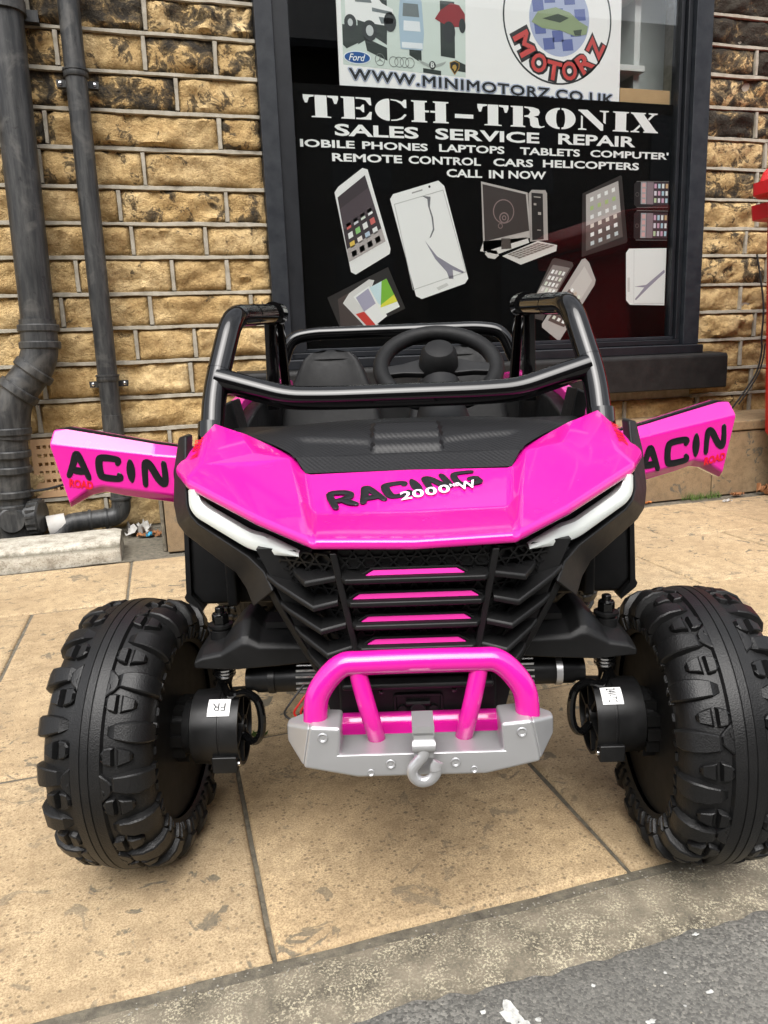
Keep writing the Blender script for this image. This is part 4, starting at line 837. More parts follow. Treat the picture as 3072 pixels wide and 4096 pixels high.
# ------------------------------------------------------------------ wheels
PROF = [(0, .1660), (.022, .1652), (.041, .1612), (.0545, .1535), (.0610, .1440), (.0635, .133), (.0615, .121), (.0555, .1125)]
def pf(t_):
    t_ = max(0, min(6.999, t_)); i = int(t_); s_ = t_ - i; a, b_ = PROF[i], PROF[i + 1]; return a[0] + (b_[0] - a[0]) * s_, a[1] + (b_[1] - a[1]) * s_
def tp(side, t_, th, off):
    x_, r_ = pf(t_); x2, r2 = pf(t_ + .15); x1, r1 = pf(t_ - .15); tx, tr2 = x2 - x1, r2 - r1; L = math.hypot(tx, tr2) or 1
    nx_, nr = -tr2 / L, tx / L
    if t_ < .15: nx_, nr = 0, 1
    x_ += nx_ * off; r_ += nr * off; a = rad(th); return (side * x_, r_ * math.sin(a), r_ * math.cos(a))
def tyre_mesh():
    b = MB(); n = 120
    prof = [(-x_, r_) for x_, r_ in reversed(PROF)] + PROF[1:]
    rings = [[(x_, r_ * math.sin(2 * math.pi * k / n), r_ * math.cos(2 * math.pi * k / n)) for k in range(n)] for x_, r_ in prof]
    b.loft(rings, cap=False)
    # centre rib with two moulding grooves
    rb = [(-.0200, .1635), (-.0172, .1700), (-.0060, .1718), (-.0054, .1707), (-.0046, .1707), (-.0040, .1720), (.0040, .1720), (.0046, .1707), (.0054, .1707), (.0060, .1718), (.0172, .1700), (.0200, .1635)]
    b.loft([[(x_, r_ * math.sin(2 * math.pi * k / n), r_ * math.cos(2 * math.pi * k / n)) for k in range(n)] for x_, r_ in rb], cap=False)
    def lug(side, ts, lo, hi, h, sh=.84):
        rings = []
        for i, t_ in enumerate(ts):
            hh = .78 * (h[i] if isinstance(h, (list, tuple)) else h); m_ = (lo[i] + hi[i]) / 2; w_ = (hi[i] - lo[i]) / 2 * sh
            e = .0 if 0 < i < len(ts) - 1 else (.18 if i == 0 else -.18)
            rings.append([tp(side, t_, lo[i], -.002), tp(side, t_ + e * .3, m_ - w_, hh * .82), tp(side, t_ + e, m_ - w_ * .86, hh), tp(side, t_ + e, m_ + w_ * .86, hh), tp(side, t_ + e * .3, m_ + w_, hh * .82), tp(side, t_, hi[i], -.002)])
        b.loft(rings)
    NP = 18; P_ = 360 / NP
    for k in range(NP):
        c_ = k * P_
        for side in (-1, 1):
            o_ = 0 if side > 0 else P_ * .12; j = c_ + o_
            f = lambda *a: [j + q for q in a]
            lug(side, [1.0, 1.5, 2.1, 2.9, 3.8, 4.8], f(-1.6, -3.2, -4.4, -5.2, -5.2, -4.8), f(2.2, 3.6, 4.4, 4.8, 4.6, 4.0), [.0008, .0078, .0108, .0118, .0105, .0080])      # shoulder block
            lug(side, [.78, 1.0, 1.3, 1.52], f(9.4, 7.6, 6.8, 6.8), f(12.4, 14.4, 15.0, 14.6), .0078)                                                                 # split mid block
            lug(side, [1.62, 1.9, 2.4, 2.75], f(6.8, 7.2, 8.4, 9.8), f(14.6, 14.2, 13.2, 11.6), [.0084, .0088, .0080, .0060])
            if k % 2 == 0: lug(side, [.62, .85, 1.15, 1.45], f(-9.0, -7.6, -5.0, -2.6), f(5.6, 5.0, 2.6, .4), .0066)                                                      # rib tooth
            else: lug(side, [.62, .85, 1.10], f(13.2, 14.4, 16.0), f(20.0, 19.0, 17.6), .0064)
            lug(side, [4.85, 5.3, 5.9, 6.3], f(-4.6, -4.6, -4.0, -3.4), f(-1.6, -1.6, -1.4, -1.4), .0050); lug(side, [4.85, 5.3, 5.9, 6.3], f(1.4, 1.4, 1.4, 1.4), f(4.4, 4.6, 4.0, 3.4), .0050)
            lug(side, [5.5, 5.9, 6.4], f(7.6, 7.8, 8.0), f(12.4, 12.2, 12.0), .0035)
    return b.mesh('tyre', 'tyre', 28)
TYRE = tyre_mesh()
b = MB(); b.lathe([(.050, .1135), (.044, .1135), (.040, .108), (.036, .106), (.034, .104), (.034, .1015), (.0355, .1005), (.0355, .098), (.034, .097), (.033, .060), (.036, .050), (.036, 0)], (0, 0, 0), (1, 0, 0), 64)
DISC = b.mesh('disc', 'wheel_disc', 30)
b = MB(); oc = [(.062 * math.cos(rad(22.5 + 45 * i)) * 0 + .058 * math.cos(rad(22.5 + 45 * i)), .058 * math.sin(rad(22.5 + 45 * i))) for i in range(8)]
b.prism(oc, 'x', .030, .041); b.prism([(y_ * .88, z_ * .88) for y_, z_ in oc], 'x', .041, .0455); b.prism([(y_ * .80, z_ * .80) for y_, z_ in oc], 'x', .0455, .042)
for i in range(12): a = rad(30 * i); b.box(.04, .066, .034 * math.cos(a) - .007, .034 * math.cos(a) + .007, .034 * math.sin(a) - .007, .034 * math.sin(a) + .007)
HUB = b.mesh('hub', 'wheel_disc', 30)
b = MB(); b.lathe([(-.052, .1135), (-.056, .112), (-.050, .100), (-.040, .094), (-.036, .03), (-.050, .026), (-.054, .0)], (0, 0, 0), (1, 0, 0), 48)
for i in range(6):
    a = rad(60 * i); d = Vector((0, math.cos(a), math.sin(a))); w_ = Vector((0, -math.sin(a), math.cos(a)))
    b.loft([[tuple(d * r_ + w_ * s_ * q + Vector((x_, 0, 0))) for s_, x_ in ((-1, -.038), (1, -.038), (1, -.053), (-1, -.053))] for r_, q in ((.02, .014), (.098, .020))])
RIM = b.mesh('rim', 'black_plastic', 30)
def wheel(x, y, flip, spin):
    w = empty('wheel', (x, y, .1735), rad(180) if flip else 0, car); w.rotation_euler[0] = 0
    for nm, me in (('tyre', TYRE), ('disc', DISC), ('hub', HUB), ('rim', RIM)):
        o = link(nm, me, w)
        if nm == 'tyre': o.rotation_euler[0] = rad(spin)
    return w
w1 = wheel(-.362, .010, False, 4); w1.rotation_euler[2] += rad(-4)
w2 = wheel(.352, -.012, True, 9); w2.rotation_euler[2] += rad(1)
wheel(-.368, .86, False, 13); wheel(.368, .86, True, 2)
# ------------------------------------------------------------------ hub gearboxes, king pins, arms, cables
def gearbox(s):
    root = empty('hub_gearbox', (s * .262, -.008, .182), 0, car)
    b = MB(); b.lathe([(.062, .022), (.036, .022), (.036, .034), (.024, .036), (.024, .0440), (.0225, .0470), (-.012, .0488), (-.0125, .0478), (-.0145, .0478), (-.015, .0488), (-.038, .0495), (-.038, .0460), (-.020, .0445), (-.019, .0)], (0, 0, 0), (s, 0, 0), 48)
    o = b.build('casing', 'gear_black', root)
    b = MB()
    for k in range(6):
        a = rad(60 * k + 12); b.loft([[(s * x_, r_ * math.cos(a) - w_ * math.sin(a), r_ * math.sin(a) + w_ * math.cos(a)) for x_, w_ in ((-.020, -.0022), (-.020, .0022), (-.037, .0022), (-.037, -.0022))] for r_ in (.010, .0452)])
    b.lathe([(-.019, .0), (-.019, .014), (-.039, .013), (-.039, .009), (-.026, .008), (-.026, 0)], (0, 0, 0), (s, 0, 0), 20); b.build('ribs', 'gear_black', root)
    # terminal block with a bright screw
    b = MB(); b.box(*sorted((s * -.036, s * -.004)), -.051, -.028, -.040, -.018); t_ = b.build('terminal_block', 'gear_black', root, bevel=.002)
    b = MB(); b.lathe([(0, .0035), (.002, .0035), (.0032, .002), (.0032, 0)], (s * -.036, -.044, -.030), (-s, 0, 0), 12); b.build('screw', 'chrome', t_)
    # sticker on the front upper side of the casing
    a0, a1 = rad(40), rad(67); R_ = .0495; b = MB(); st = MB(); n = 6
    xa, xb = (-.028, .0) if s < 0 else (-.030, -.004)
    x_lo, x_hi = (s * xb, s * xa) if s < 0 else (s * xb, s * xa)
    f = lambda px, q, R2: (px, -R2 * math.cos(q), R2 * math.sin(q))
    lo, hi = min(s * xa, s * xb), max(s * xa, s * xb)
    b.loft([[f(px, a0 + (a1 - a0) * i / n, R_ + .0006) for i in range(n + 1)] for px in (lo, hi)], closed=False, cap=False); sk = b.build('sticker', 'white_label', root)
    if s < 0: tx = text_to('FR', lambda u_, v_: f(hi - (hi - lo) * u_, a1 - (a1 - a0) * v_, R_ + .0012), .20, .80, .28, .72)
    else: tx = text_to('24V-TC', lambda u_, v_: f(lo + (hi - lo) * v_, a1 - (a1 - a0) * u_, R_ + .0012), .10, .90, .28, .72)
    tx.build('lettering', 'decal_black', sk)
    return root
for s in (-1, 1): gearbox(s)
for s in (-1, 1):
    kp = empty('king_pin', (s * .246, 0, .30), 0, car)
    b = MB(); b.lathe([(-.075, .004), (-.055, .010), (-.048, .010), (-.046, .0115), (-.012, .0115), (-.012, .0), ], (0, 0, 0), (0, 0, 1), 20)
    b.lathe([(.0, .014), (.012, .014), (.013, .0125), (.016, .0125), (.0165, .0155), (.020, .0155), (.0205, .012), (.021, .0)], (0, 0, 0), (0, 0, 1), 24); b.build('pin', 'gear_black', kp)
    b = MB(); b.prism([(.011 * math.cos(rad(60 * i)), .011 * math.sin(rad(60 * i))) for i in range(6)], 'z', .020, .032); b.lathe([(.031, .0105), (.034, .0095), (.034, .006), (.041, .006), (.042, .005), (.042, 0)], (0, 0, 0), (0, 0, 1), 16); b.build('nut', 'gloss_black', kp, bevel=.001)
    b = MB()
    for z_ in (-.050, -.0455, -.041): b.lathe([(z_ - .0018, .0125), (z_ - .001, .0140), (z_ + .001, .0140), (z_ + .0018, .0125)], (0, 0, 0), (0, 0, 1), 24)
    b.build('washer', 'chrome', kp)
    # knuckle down to the gearbox
    b = MB(); b.tube(fillet([(0, 0, -.052), (0, .002, -.072), (s * .012, .004, -.10)], .01), [.012] * 8, 12) if False else b.tube([(0, 0, -.052), (s * .004, .002, -.075), (s * .012, .004, -.11)], [.008, .012, .014], 12); b.build('knuckle', 'gear_black', kp)
    # looped motor cable
    b = MB(); b.tube(catmull([(s * .246, -.012, .242), (s * .236, -.024, .232), (s * .215, -.028, .236), (s * .200, -.030, .225), (s * .196, -.032, .200), (s * .200, -.032, .178), (s * .212, -.026, .168), (s * .232, -.012, .178)], 6), .0052, 10); cb(b, 'motor_cable', 'gloss_black')
    # moulded upper arm cover
    b = MB()
    def sec(y_, k):   # outline at depth y, k = how far chamfered in
        return [(s * x_, y_, z_) for x_, z_ in [(.272, .277 + .001 * k), (.272, .292 - k * .004), (.262, .299 - k * .006), (.238, .306 - k * .008), (.222, .326 - k * .016), (.212, .334 - k * .018), (.203, .334 - k * .018), (.190, .320 - k * .012), (.150, .316 - k * .010), (.10, .314 - k * .010), (.10, .284), (.17, .278), (.22, .275)]]
    b.loft([sec(-.046, 1.5), sec(-.041, 1.0), sec(-.020, .15), sec(-.010, 0), sec(.035, 0), sec(.05, .6)])
    cb(b, 'suspension_arm', 'black_plastic', bevel=.0022, bang=18)
    b = MB(); b.box(*sorted((s * .13, s * .185)), -.02, .02, .318, .326); cb(b, 'arm_rib', 'black_plastic')
    # drive motor can beside the chassis
    b = MB(); b.lathe([(.09, .018), (.20, .018), (.205, .015), (.215, .015), (.215, .0)], (0, -.012, .248), (s, 0, 0), 28); mo = cb(b, 'drive_motor', 'gear_black')
    b = MB(); b.lathe([(.178, .0184), (.178, .0195), (.186, .0195), (.186, .0184)], (0, -.012, .248), (s, 0, 0), 28); b.build('band', 'silver' if s > 0 else 'gear_black', mo)
    for k in range(9):
        a = rad(-100 + 25 * k); yy, zz_ = -.012 - .0182 * math.cos(a), .248 + .0182 * math.sin(a)
        MB().box(*sorted((s * .115, s * .150)), yy - .0012, yy + .0012, zz_ - .0013, zz_ + .0013).build('slot', 'chrome', mo)
for k, (mt, dx) in enumerate((('wire_red', 0), ('cable', -.012), ('wire_red', .008))):
    b = MB(); b.tube(catmull([(-.125 + dx, -.05, .255), (-.142 + dx, -.06, .236), (-.150 + dx, -.06, .222), (-.140 + dx, -.06, .214), (-.126 + dx, -.055, .225), (-.115, -.045, .25)], 6), .0014, 6); cb(b, 'wire', mt)
# ------------------------------------------------------------------ chassis and body behind the nose
b = MB(); b.box(-.095, .095, -.11, .95, .205, .30); b.box(-.33, .33, .82, .90, .16, .19); cb(b, 'chassis', 'gear_black', bevel=.006)
b = MB(); b.prism([(-.165, .455), (.165, .455), (.150, .42), (.108, .318), (.088, .235), (-.088, .235), (-.108, .318), (-.150, .42)], 'y', -.150, .12); b.prism([(-.262, .500), (-.12, .492), (.12, .492), (.262, .500), (.235, .455), (.168, .425), (-.168, .425), (-.235, .455)], 'y', -.045, .13); cb(b, 'nose_core', 'black_fascia')
b = MB(); b.prism([(-.312, .43), (-.316, .40), (-.320, .316), (-.305, .297), (.305, .297), (.320, .316), (.316, .40), (.312, .43)], 'y', .142, .80)
cb(b, 'floor_pan', 'black_plastic', bevel=.006)
for s in (-1, 1):
    b = MB(); b.prism([(s * .313, .45), (s * .319, .45), (s * .326, .318), (s * .329, .312), (s * .327, .306), (s * .306, .288), (s * .304, .294), (s * .319, .314)], 'y', .135, .78); cb(b, 'side_skirt', 'black_plastic')
b = MB(); b.prism([(-.266, .46), (-.262, .40), (-.250, .362), (-.240, .352), (-.230, .350), (-.226, .358), (-.226, .40), (-.224, .46)], 'y', .120, .139); cb(b, 'fender_stripe', 'pink', bevel=.003)
# cabin
b = MB()
for s in (-1, 1): b.box(*sorted((s * .262, s * .30)), .60, .95, .30, .55)
b.box(-.27, .27, .66, .95, .42, .53); b.box(-.27, .27, .60, .66, .30, .56); cb(b, 'rear_deck', 'black_plastic', bevel=.01)
for s in (-1, 1):
    b = MB(); b.prism([(.26, .46), (.215, .543), (.235, .558), (.33, .576), (.42, .586), (.455, .606), (.50, .604), (.60, .585), (.80, .60), (1.00, .59), (1.06, .52), (1.03, .47), (.70, .43), (.40, .43)], 'x', s * .262, s * .292)
    cb(b, 'rear_quarter', 'pink', bevel=.006, seg=3)
    b = MB(); b.prism([(.12, .30), (.12, .52), (.20, .553), (.27, .46), (.40, .44), (.62, .44), (.62, .30)], 'x', s * .248, s * .264); cb(b, 'door_aperture', 'black_plastic', bevel=.004)
    b = MB(); b.prism([(s * .236, .545), (s * .258, .552), (s * .262, .585), (s * .246, .592)], 'y', .17, .235); cb(b, 'scuttle_panel', 'black_plastic', bevel=.003)
    b = MB(); b.loft([[(s * .262, .165, .535), (s * .272, .165, .540), (s * .270, .165, .550), (s * .262, .165, .548)], [(s * .250, .30, .572), (s * .268, .30, .575), (s * .266, .30, .590), (s * .250, .30, .588)], [(s * .235, .42, .596), (s * .262, .42, .598), (s * .26, .42, .607), (s * .235, .42, .607)]]); cb(b, 'rear_quarter_trim', 'pink', bevel=.002)
    b = MB(); b.prism([(.24, .40), (.222, .535), (.24, .552), (.33, .570), (.42, .578), (.60, .572), (.66, .56), (.66, .40)], 'x', s * .236, s * .2605); cb(b, 'side_lining', 'black_plastic', bevel=.004)
    # rear mudguard
    b = MB(); rings = []
    for k in range(9):
        a = rad(-75 + 150 * k / 8); y0_, z0_ = .86 + .215 * math.sin(a), .20 + .215 * math.cos(a); y1_, z1_ = .86 + .223 * math.sin(a), .20 + .223 * math.cos(a)
        rings.append([(s * .275, y0_, z0_), (s * .44, y0_, z0_), (s * .44, y1_, z1_), (s * .275, y1_, z1_)])
    b.loft(rings); cb(b, 'rear_mudguard', 'black_plastic')
# dashboard behind the cowl
b = MB(); b.prism([(.10, .46), (.10, .545), (.17, .553), (.20, .545), (.22, .46)], 'x', -.245, .245); cb(b, 'dashboard', 'black_plastic', bevel=.006)
# seats
def seat(cx):
    root = empty('seat', (cx, .38, .33), 0, car)
    prof = [(0, .096, .040), (.08, .097, .042), (.14, .097, .040), (.19, .094, .036), (.23, .085, .032), (.265, .072, .030), (.292, .061, .028), (.312, .050, .024), (.324, .036, .017), (.328, .012, .008)]
    b = MB(); rings = []
    for z_, hw, hd in prof:
        yb = .075 + z_ * .26; r_ = []
        for k in range(24):
            a = 2 * math.pi * k / 24; c_, s_ = math.cos(a), math.sin(a); e = .55
            x_ = hw * math.copysign(abs(c_) ** e, c_); y_ = hd * math.copysign(abs(s_) ** e, s_)
            y_ -= .018 * (abs(x_) / hw) ** 3 if s_ < 0 else 0     # side bolsters wrap forward
            r_.append((x_, yb + y_, z_))
        rings.append(r_)
    b.loft(rings); bk = b.build('backrest', 'leather', root, ang=60)
    b = MB()
    for s in (-1, 1):
        P2 = [(s * .012, .245), (s * .014, .285), (s * .022, .292), (s * .046, .268), (s * .050, .240), (s * .044, .234), (s * .018, .236)]
        b.tube(fillet([(x_, .075 + z_ * .26 - .0305 + .010 * (z_ - .24) / .06, z_) for x_, z_ in P2], .006, 3, True), .0016, 6, closed=True)
    b.build('embossing', 'leather', bk)
    b = MB(); b.tube([(hw * .80 * s2, .075 + z_ * .26 - hd * .93 - .004, z_) for s2, seq in ((-1, prof[:-2]), (1, prof[-3::-1])) for z_, hw, hd in seq], .0017, 6); b.build('stitching', 'leather', bk)
    b = MB(); rings = []
    for y_, z_ in ((-.20, .02), (-.19, .055), (-.15, .068), (-.05, .060), (.06, .058), (.07, .02)): rings.append([(-.095, y_, 0), (.095, y_, 0), (.097, y_, z_ * .8), (.080, y_, z_), (-.080, y_, z_), (-.097, y_, z_ * .8)])
    b.loft(rings); b.build('cushion', 'leather', root, bevel=.008, seg=3)
seat(-.128); seat(.105)
# steering wheel
stw = empty('steering_wheel', (.056, .262, .626), 0, car); stw.rotation_euler = (rad(-53), 0, 0)
b = MB(); b.tube([(.088 * math.cos(rad(a)), 0, .088 * math.sin(rad(a)) * .97) for a in range(0, 360, 9)], .0125, 14, closed=True); b.build('rim', 'leather', stw)
b = MB(); b.lathe([(-.038, .0), (-.0375, .012), (-.035, .021), (-.028, .0265), (-.015, .029), (.0, .031), (.004, .030), (.014, .027), (.016, .0)], (0, 0, 0), (0, 1, 0), 32); b.build('boss', 'leather', stw)
for a in (188, 352, 270):
    d = Vector((math.cos(rad(a)), 0, math.sin(rad(a)))); w_ = Vector((-d.z, 0, d.x)); b = MB()
    b.loft([[tuple(d * r_ + w_ * q * s_ + Vector((0, y_, 0))) for s_, y_ in ((-1, -.006), (1, -.006), (1, .004), (-1, .004))] for r_, q in ((.025, .018), (.055, .011), (.082, .010))]); b.build('spoke', 'black_plastic', stw, bevel=.002)
b = MB(); b.lathe([(-.02, .032), (-.07, .036), (-.14, .05)], (.056, .250, .612), (0, .70, .71), 24); cb(b, 'steering_column', 'black_plastic')
# ------------------------------------------------------------------ bonnet
HV = {'f0': (0, -.206, .462), 'f1': (.100, -.204, .465), 'f2': (.163, -.157, .481), 'f3': (.258, -.060, .505), 'f4': (.286, .0, .512), 'f5': (.292, .055, .510), 't5': (.254, .062, .563), 't4': (.212, .066, .556),
      'r1': (.247, -.030, .531), 'k1': (.144, .020, .527), 'k2': (.123, -.018, .511), 'k0': (0, -.020, .513), 'c1': (.119, -.103, .495), 'd1': (.107, -.109, .482), 'd0': (0, -.118, .482), 'm1': (.185, -.005, .538)}
HF = [('t5', 't4', 'm1', 'r1'), ('t4', 'k1', 'm1'), ('m1', 'k1', 'c1', 'r1'), ('t5', 'r1', 'f4'), ('r1', 'f3', 'f4'), ('t5', 'f4', 'f5'), ('r1', 'c1', 'f2', 'f3'), ('c1', 'f1', 'f2'), ('k1', 'k2', 'd1', 'c1'), ('k2', 'k0', 'd0', 'd1'), ('d1', 'd0', 'f0', 'f1'), ('c1', 'd1', 'f1')]
def half(verts, faces):
    b = MB(); nm = list(verts); ix = {n_: i for i, n_ in enumerate(nm)}; b.add([verts[n_] for n_ in nm], [tuple(ix[q] for q in f) for f in faces])
    n = len(b.v); b.add([(-x_, y_, z_) for x_, y_, z_ in b.v[:n]], [tuple(reversed([ix[q] for q in f])) for f in faces]); return b
lipF = []
low = {}
for n_ in ('f0', 'f1', 'f2', 'f3', 'f4', 'f5'):
    x_, y_, z_ = HV[n_]; z_ += .011; HV[n_] = (x_, y_ + .001, z_); HV['g' + n_[1]] = (x_ * .997, y_ + .002, z_ - .012); HV['h' + n_[1]] = (x_ * .97, y_ + .010, z_ - .009)
for i in range(5): lipF += [('f%d' % i, 'f%d' % (i + 1), 'g%d' % (i + 1), 'g%d' % i), ('g%d' % i, 'g%d' % (i + 1), 'h%d' % (i + 1), 'h%d' % i)]
hb = half(HV, HF + lipF)
hood_bvh = BVHTree.FromPolygons([Vector(v) for v in hb.v], [list(f) for f in hb.f])
hood = cb(hb, 'bonnet', 'pink', weld=True, bevel=.0050, seg=4, bang=7)
# textured cowl between the wings
cw = MB(); nx, ny = 96, 48
def cowl(u_, v_):
    # u -1..1 across, v 0 front .. 1 back
    hw = .124 + (.145 - .124) * min(1, v_ / .28) + (.205 - .145) * max(0, min(1, (v_ - .28) / .45)) - .032 * max(0, (v_ - .73) / .27) ** 1.5
    y_ = -.0165 + .142 * v_ - .018 * v_ * u_ * u_
    z_ = .5125 + .050 * min(1, v_ * 1.12) ** .80 - .010 * abs(u_) ** 3 * v_ + .004 * math.sin(min(1, v_) * math.pi)
    if v_ < .20: z_ = .5125 + (.5125 + .050 * (.2 * 1.12) ** .8 + .004 * math.sin(.2 * math.pi) - .5125) * v_ / .2
    x_ = hw * u_
    def sm(a, b_, q): q = max(0, min(1, (q - a) / (b_ - a))); return q * q * (3 - 2 * q)
    vl = .40 + max(0, abs(x_) - .047) * 1.5
    z_ -= .0048 * sm(.20, .23, v_) * (1 - sm(vl - .025, vl + .025, v_)) * (1 - sm(.125, .15, abs(x_)))        # sunken flanks
    z_ += .0075 * (1 - sm(.041, .046, abs(x_))) * sm(.24, .30, v_) * (1 - sm(.62, .80, v_))                     # centre block
    return (x_, y_, z_)
vs = [cowl(-1 + 2 * i / nx, j / ny) for i in range(nx + 1) for j in range(ny + 1)]
cw.add(vs, [(i * (ny + 1) + j, (i + 1) * (ny + 1) + j, (i + 1) * (ny + 1) + j + 1, i * (ny + 1) + j + 1) for i in range(nx) for j in range(ny)])
bk = [i * (ny + 1) + ny for i in range(nx + 1)]; base_ = len(cw.v); cw.v += [(cw.v[i][0], cw.v[i][1] + .012, cw.v[i][2] - .02) for i in bk]; cw.f += [(bk[i], bk[i + 1], base_ + i + 1, base_ + i) for i in range(nx)]
cb(cw, 'cowl_panel', 'carbon', ang=28)
b = MB()
for s in (-1, 1): b.add([(s * .10, -.02, .503), (s * .15, .02, .516), (s * .216, .07, .546), (s * .20, .10, .545), (s * .1, .06, .52)], [(0, 1, 2, 3, 4)])
cb(b, 'cowl_underlay', 'black_plastic')
# ------------------------------------------------------------------ head lamps and black nose frame
for s in (-1, 1):
    M_ = lambda p: (s * p[0], p[1], p[2])
    lo = [(.2530, -.068, .506), (.2540, -.068, .486), (.245, -.076, .476), (.179, -.124, .4495), (.150, -.147, .4475), (.117, -.172, .4510)]
    up = [(.240, -.068, .508), (.2375, -.074, .496), (.228, -.082, .4895), (.174, -.124, .4690), (.160, -.133, .4680), (.118, -.168, .4540)]
    up = [tuple(u_ + (l_ - u_) * .14 for u_, l_ in zip(a_, b_)) for a_, b_ in zip(up, lo)]
    lo2, up2 = fillet(lo, .01, 4), fillet(up, .008, 4)
    b = MB(); rings = []
    for a, c_ in zip(lo2, up2):
        m_ = (a + c_) / 2; rings.append([M_(a + V3(0, .014, 0)), M_(a), M_(a * .7 + c_ * .3 + V3(0, -.0035, 0)), M_(a * .3 + c_ * .7 + V3(0, -.0030, 0)), M_(c_), M_(c_ + V3(0, .014, 0))])
    b.loft(rings); hl = cb(b, 'headlight', 'lens', ang=40)
    b = MB(); b.lathe([(0, .0028), (.0015, .0022), (.002, 0)], M_((.166, -.130, .4585)), (0, -1, .2), 12); b.build('led', 'print_white', hl)
    # dark housing behind the lens
    b = MB(); ed = [(.100, -.160, .460), (.160, -.118, .476), (.250, -.045, .502), (.280, .012, .508)]; inn = [(.112, -.150, .440), (.165, -.105, .440), (.256, -.040, .470), (.272, .0, .474)]
    b.loft([[M_(a), M_(c_), M_((c_[0], c_[1] + .05, c_[2])), M_((a[0], a[1] + .05, a[2]))] for a, c_ in zip(ed, inn)]); cb(b, 'lamp_housing', 'black_fascia')
    # frame band
    prs = [((.288, .040, .556), (.277, .034, .558)), ((.294, .028, .520), (.272, .0, .520)), ((.291, .0, .478), (.262, -.045, .486)), ((.282, -.022, .458), (.254, -.062, .476)), ((.270, -.034, .447), (.243, -.073, .468)), ((.202, -.086, .413), (.180, -.118, .440)), ((.187, -.108, .401), (.160, -.138, .428)), ((.176, -.130, .386), (.148, -.158, .412))]
    b = MB(); b.loft([[M_(a), M_((a[0] * .97 + c_[0] * .03, a[1] - .006, a[2])), M_((c_[0], c_[1] - .004, c_[2])), M_((c_[0] - .004, c_[1] + .014, c_[2])), M_((a[0], a[1] + .05, a[2]))] for a, c_ in prs])
    cb(b, 'nose_frame', 'black_fascia', bevel=.0025, bang=20)
    # cheek plate below the lamp tip
    pl = [(.103, .456), (.117, .4485), (.150, .4410), (.172, .4370), (.170, .434), (.153, .427), (.137, .421), (.131, .424)]
    yy = lambda x_: -.170 + (x_ - .107) * .80
    b = MB(); b.loft([[M_((x_, yy(x_) + .03, z_)) for x_, z_ in pl], [M_((x_, yy(x_), z_)) for x_, z_ in pl]]); ch_ = cb(b, 'cheek_plate', 'black_fascia', bevel=.0018)
    cx_, cz_ = .141, .440; b = MB(); b.tube(fillet([M_((cx_ + (x_ - cx_) * .62, yy(cx_ + (x_ - cx_) * .62) - .0012, cz_ + (z_ - cz_) * .62)) for x_, z_ in [pl[1], pl[2], pl[4], pl[6]]], .003, 3, True), .0013, 6, closed=True); b.build('rib', 'black_fascia', ch_)
# ------------------------------------------------------------------ grille
gy = lambda z_: -.166 - (z_ - .32) * .14
b = MB(); b.add([(-.146, -.128, .438), (-.082, gy(.46), .460), (.082, gy(.46), .460), (.146, -.128, .438), (.112, -.128, .315), (.062, gy(.315), .315), (-.062, gy(.315), .315), (-.112, -.128, .315)], [(0, 1, 6, 7), (1, 2, 5, 6), (2, 3, 4, 5)]); gr = cb(b, 'grille', 'black_fascia', recalc=False)
def hexes(b, fnc, x0, x1, z0, z1, R_, th, dep):
    w_ = R_ * 1.9; h_ = R_ * 1.28; j = 0; z_ = z0 + h_ / 2
    while z_ < z1:
        x_ = x0 + (w_ / 2 if j % 2 else 0)
        while x_ < x1 + .001:
            o_ = [(x_ + w_ * .54 * c_, z_ + h_ * .54 * s_) for c_, s_ in ((-1, 0), (-.55, 1), (.55, 1), (1, 0), (.55, -1), (-.55, -1))]
            i_ = [(x_ + (p_[0] - x_) * .74, z_ + (p_[1] - z_) * .70) for p_ in o_]
            rings = []
            for k in range(6): rings.append([fnc(*o_[k], 0), fnc(*o_[k], dep), fnc(*i_[k], dep), fnc(*i_[k], 0)])
            b.loft(rings, loop=True); x_ += w_
        z_ += h_; j += 1
b = MB(); half_w = lambda z_: .062 + (.080 - .062) * (z_ - .345) / (.457 - .345)
for z0_, z1_ in ((.441, .459), (.4165, .434), (.391, .409), (.365, .383), (.342, .357)):
    hexes(b, lambda x_, z_, d_: (max(-half_w(z_), min(half_w(z_), x_)), gy(z_) - d_, z_), -half_w(z0_), half_w(z1_), z0_, z1_, .0085, .001, .0035)
o = b.build('honeycomb', 'black_fascia', gr, ang=20, recalc=False); o['kind'] = 'stuff'
b = MB()
def sidef(s):
    def f(x_, z_, d_):
        xi, xo = half_w(z_), .112 + (z_ - .315) * .328; q = (x_ - xi) / max(.01, xo - xi); return (s * x_, gy(z_) + max(0, q) * .042 - d_, z_)
    return f
for s in (-1, 1):
    for z0_, z1_ in ((.432, .455), (.405, .428), (.38, .402), (.352, .376), (.325, .349)): hexes(b, sidef(s), half_w(z0_) + .008, .106 + (z0_ - .315) * .30, z0_, z1_, .009, .001, .003)
o = b.build('honeycomb', 'black_fascia', gr, ang=20, recalc=False); o['kind'] = 'stuff'
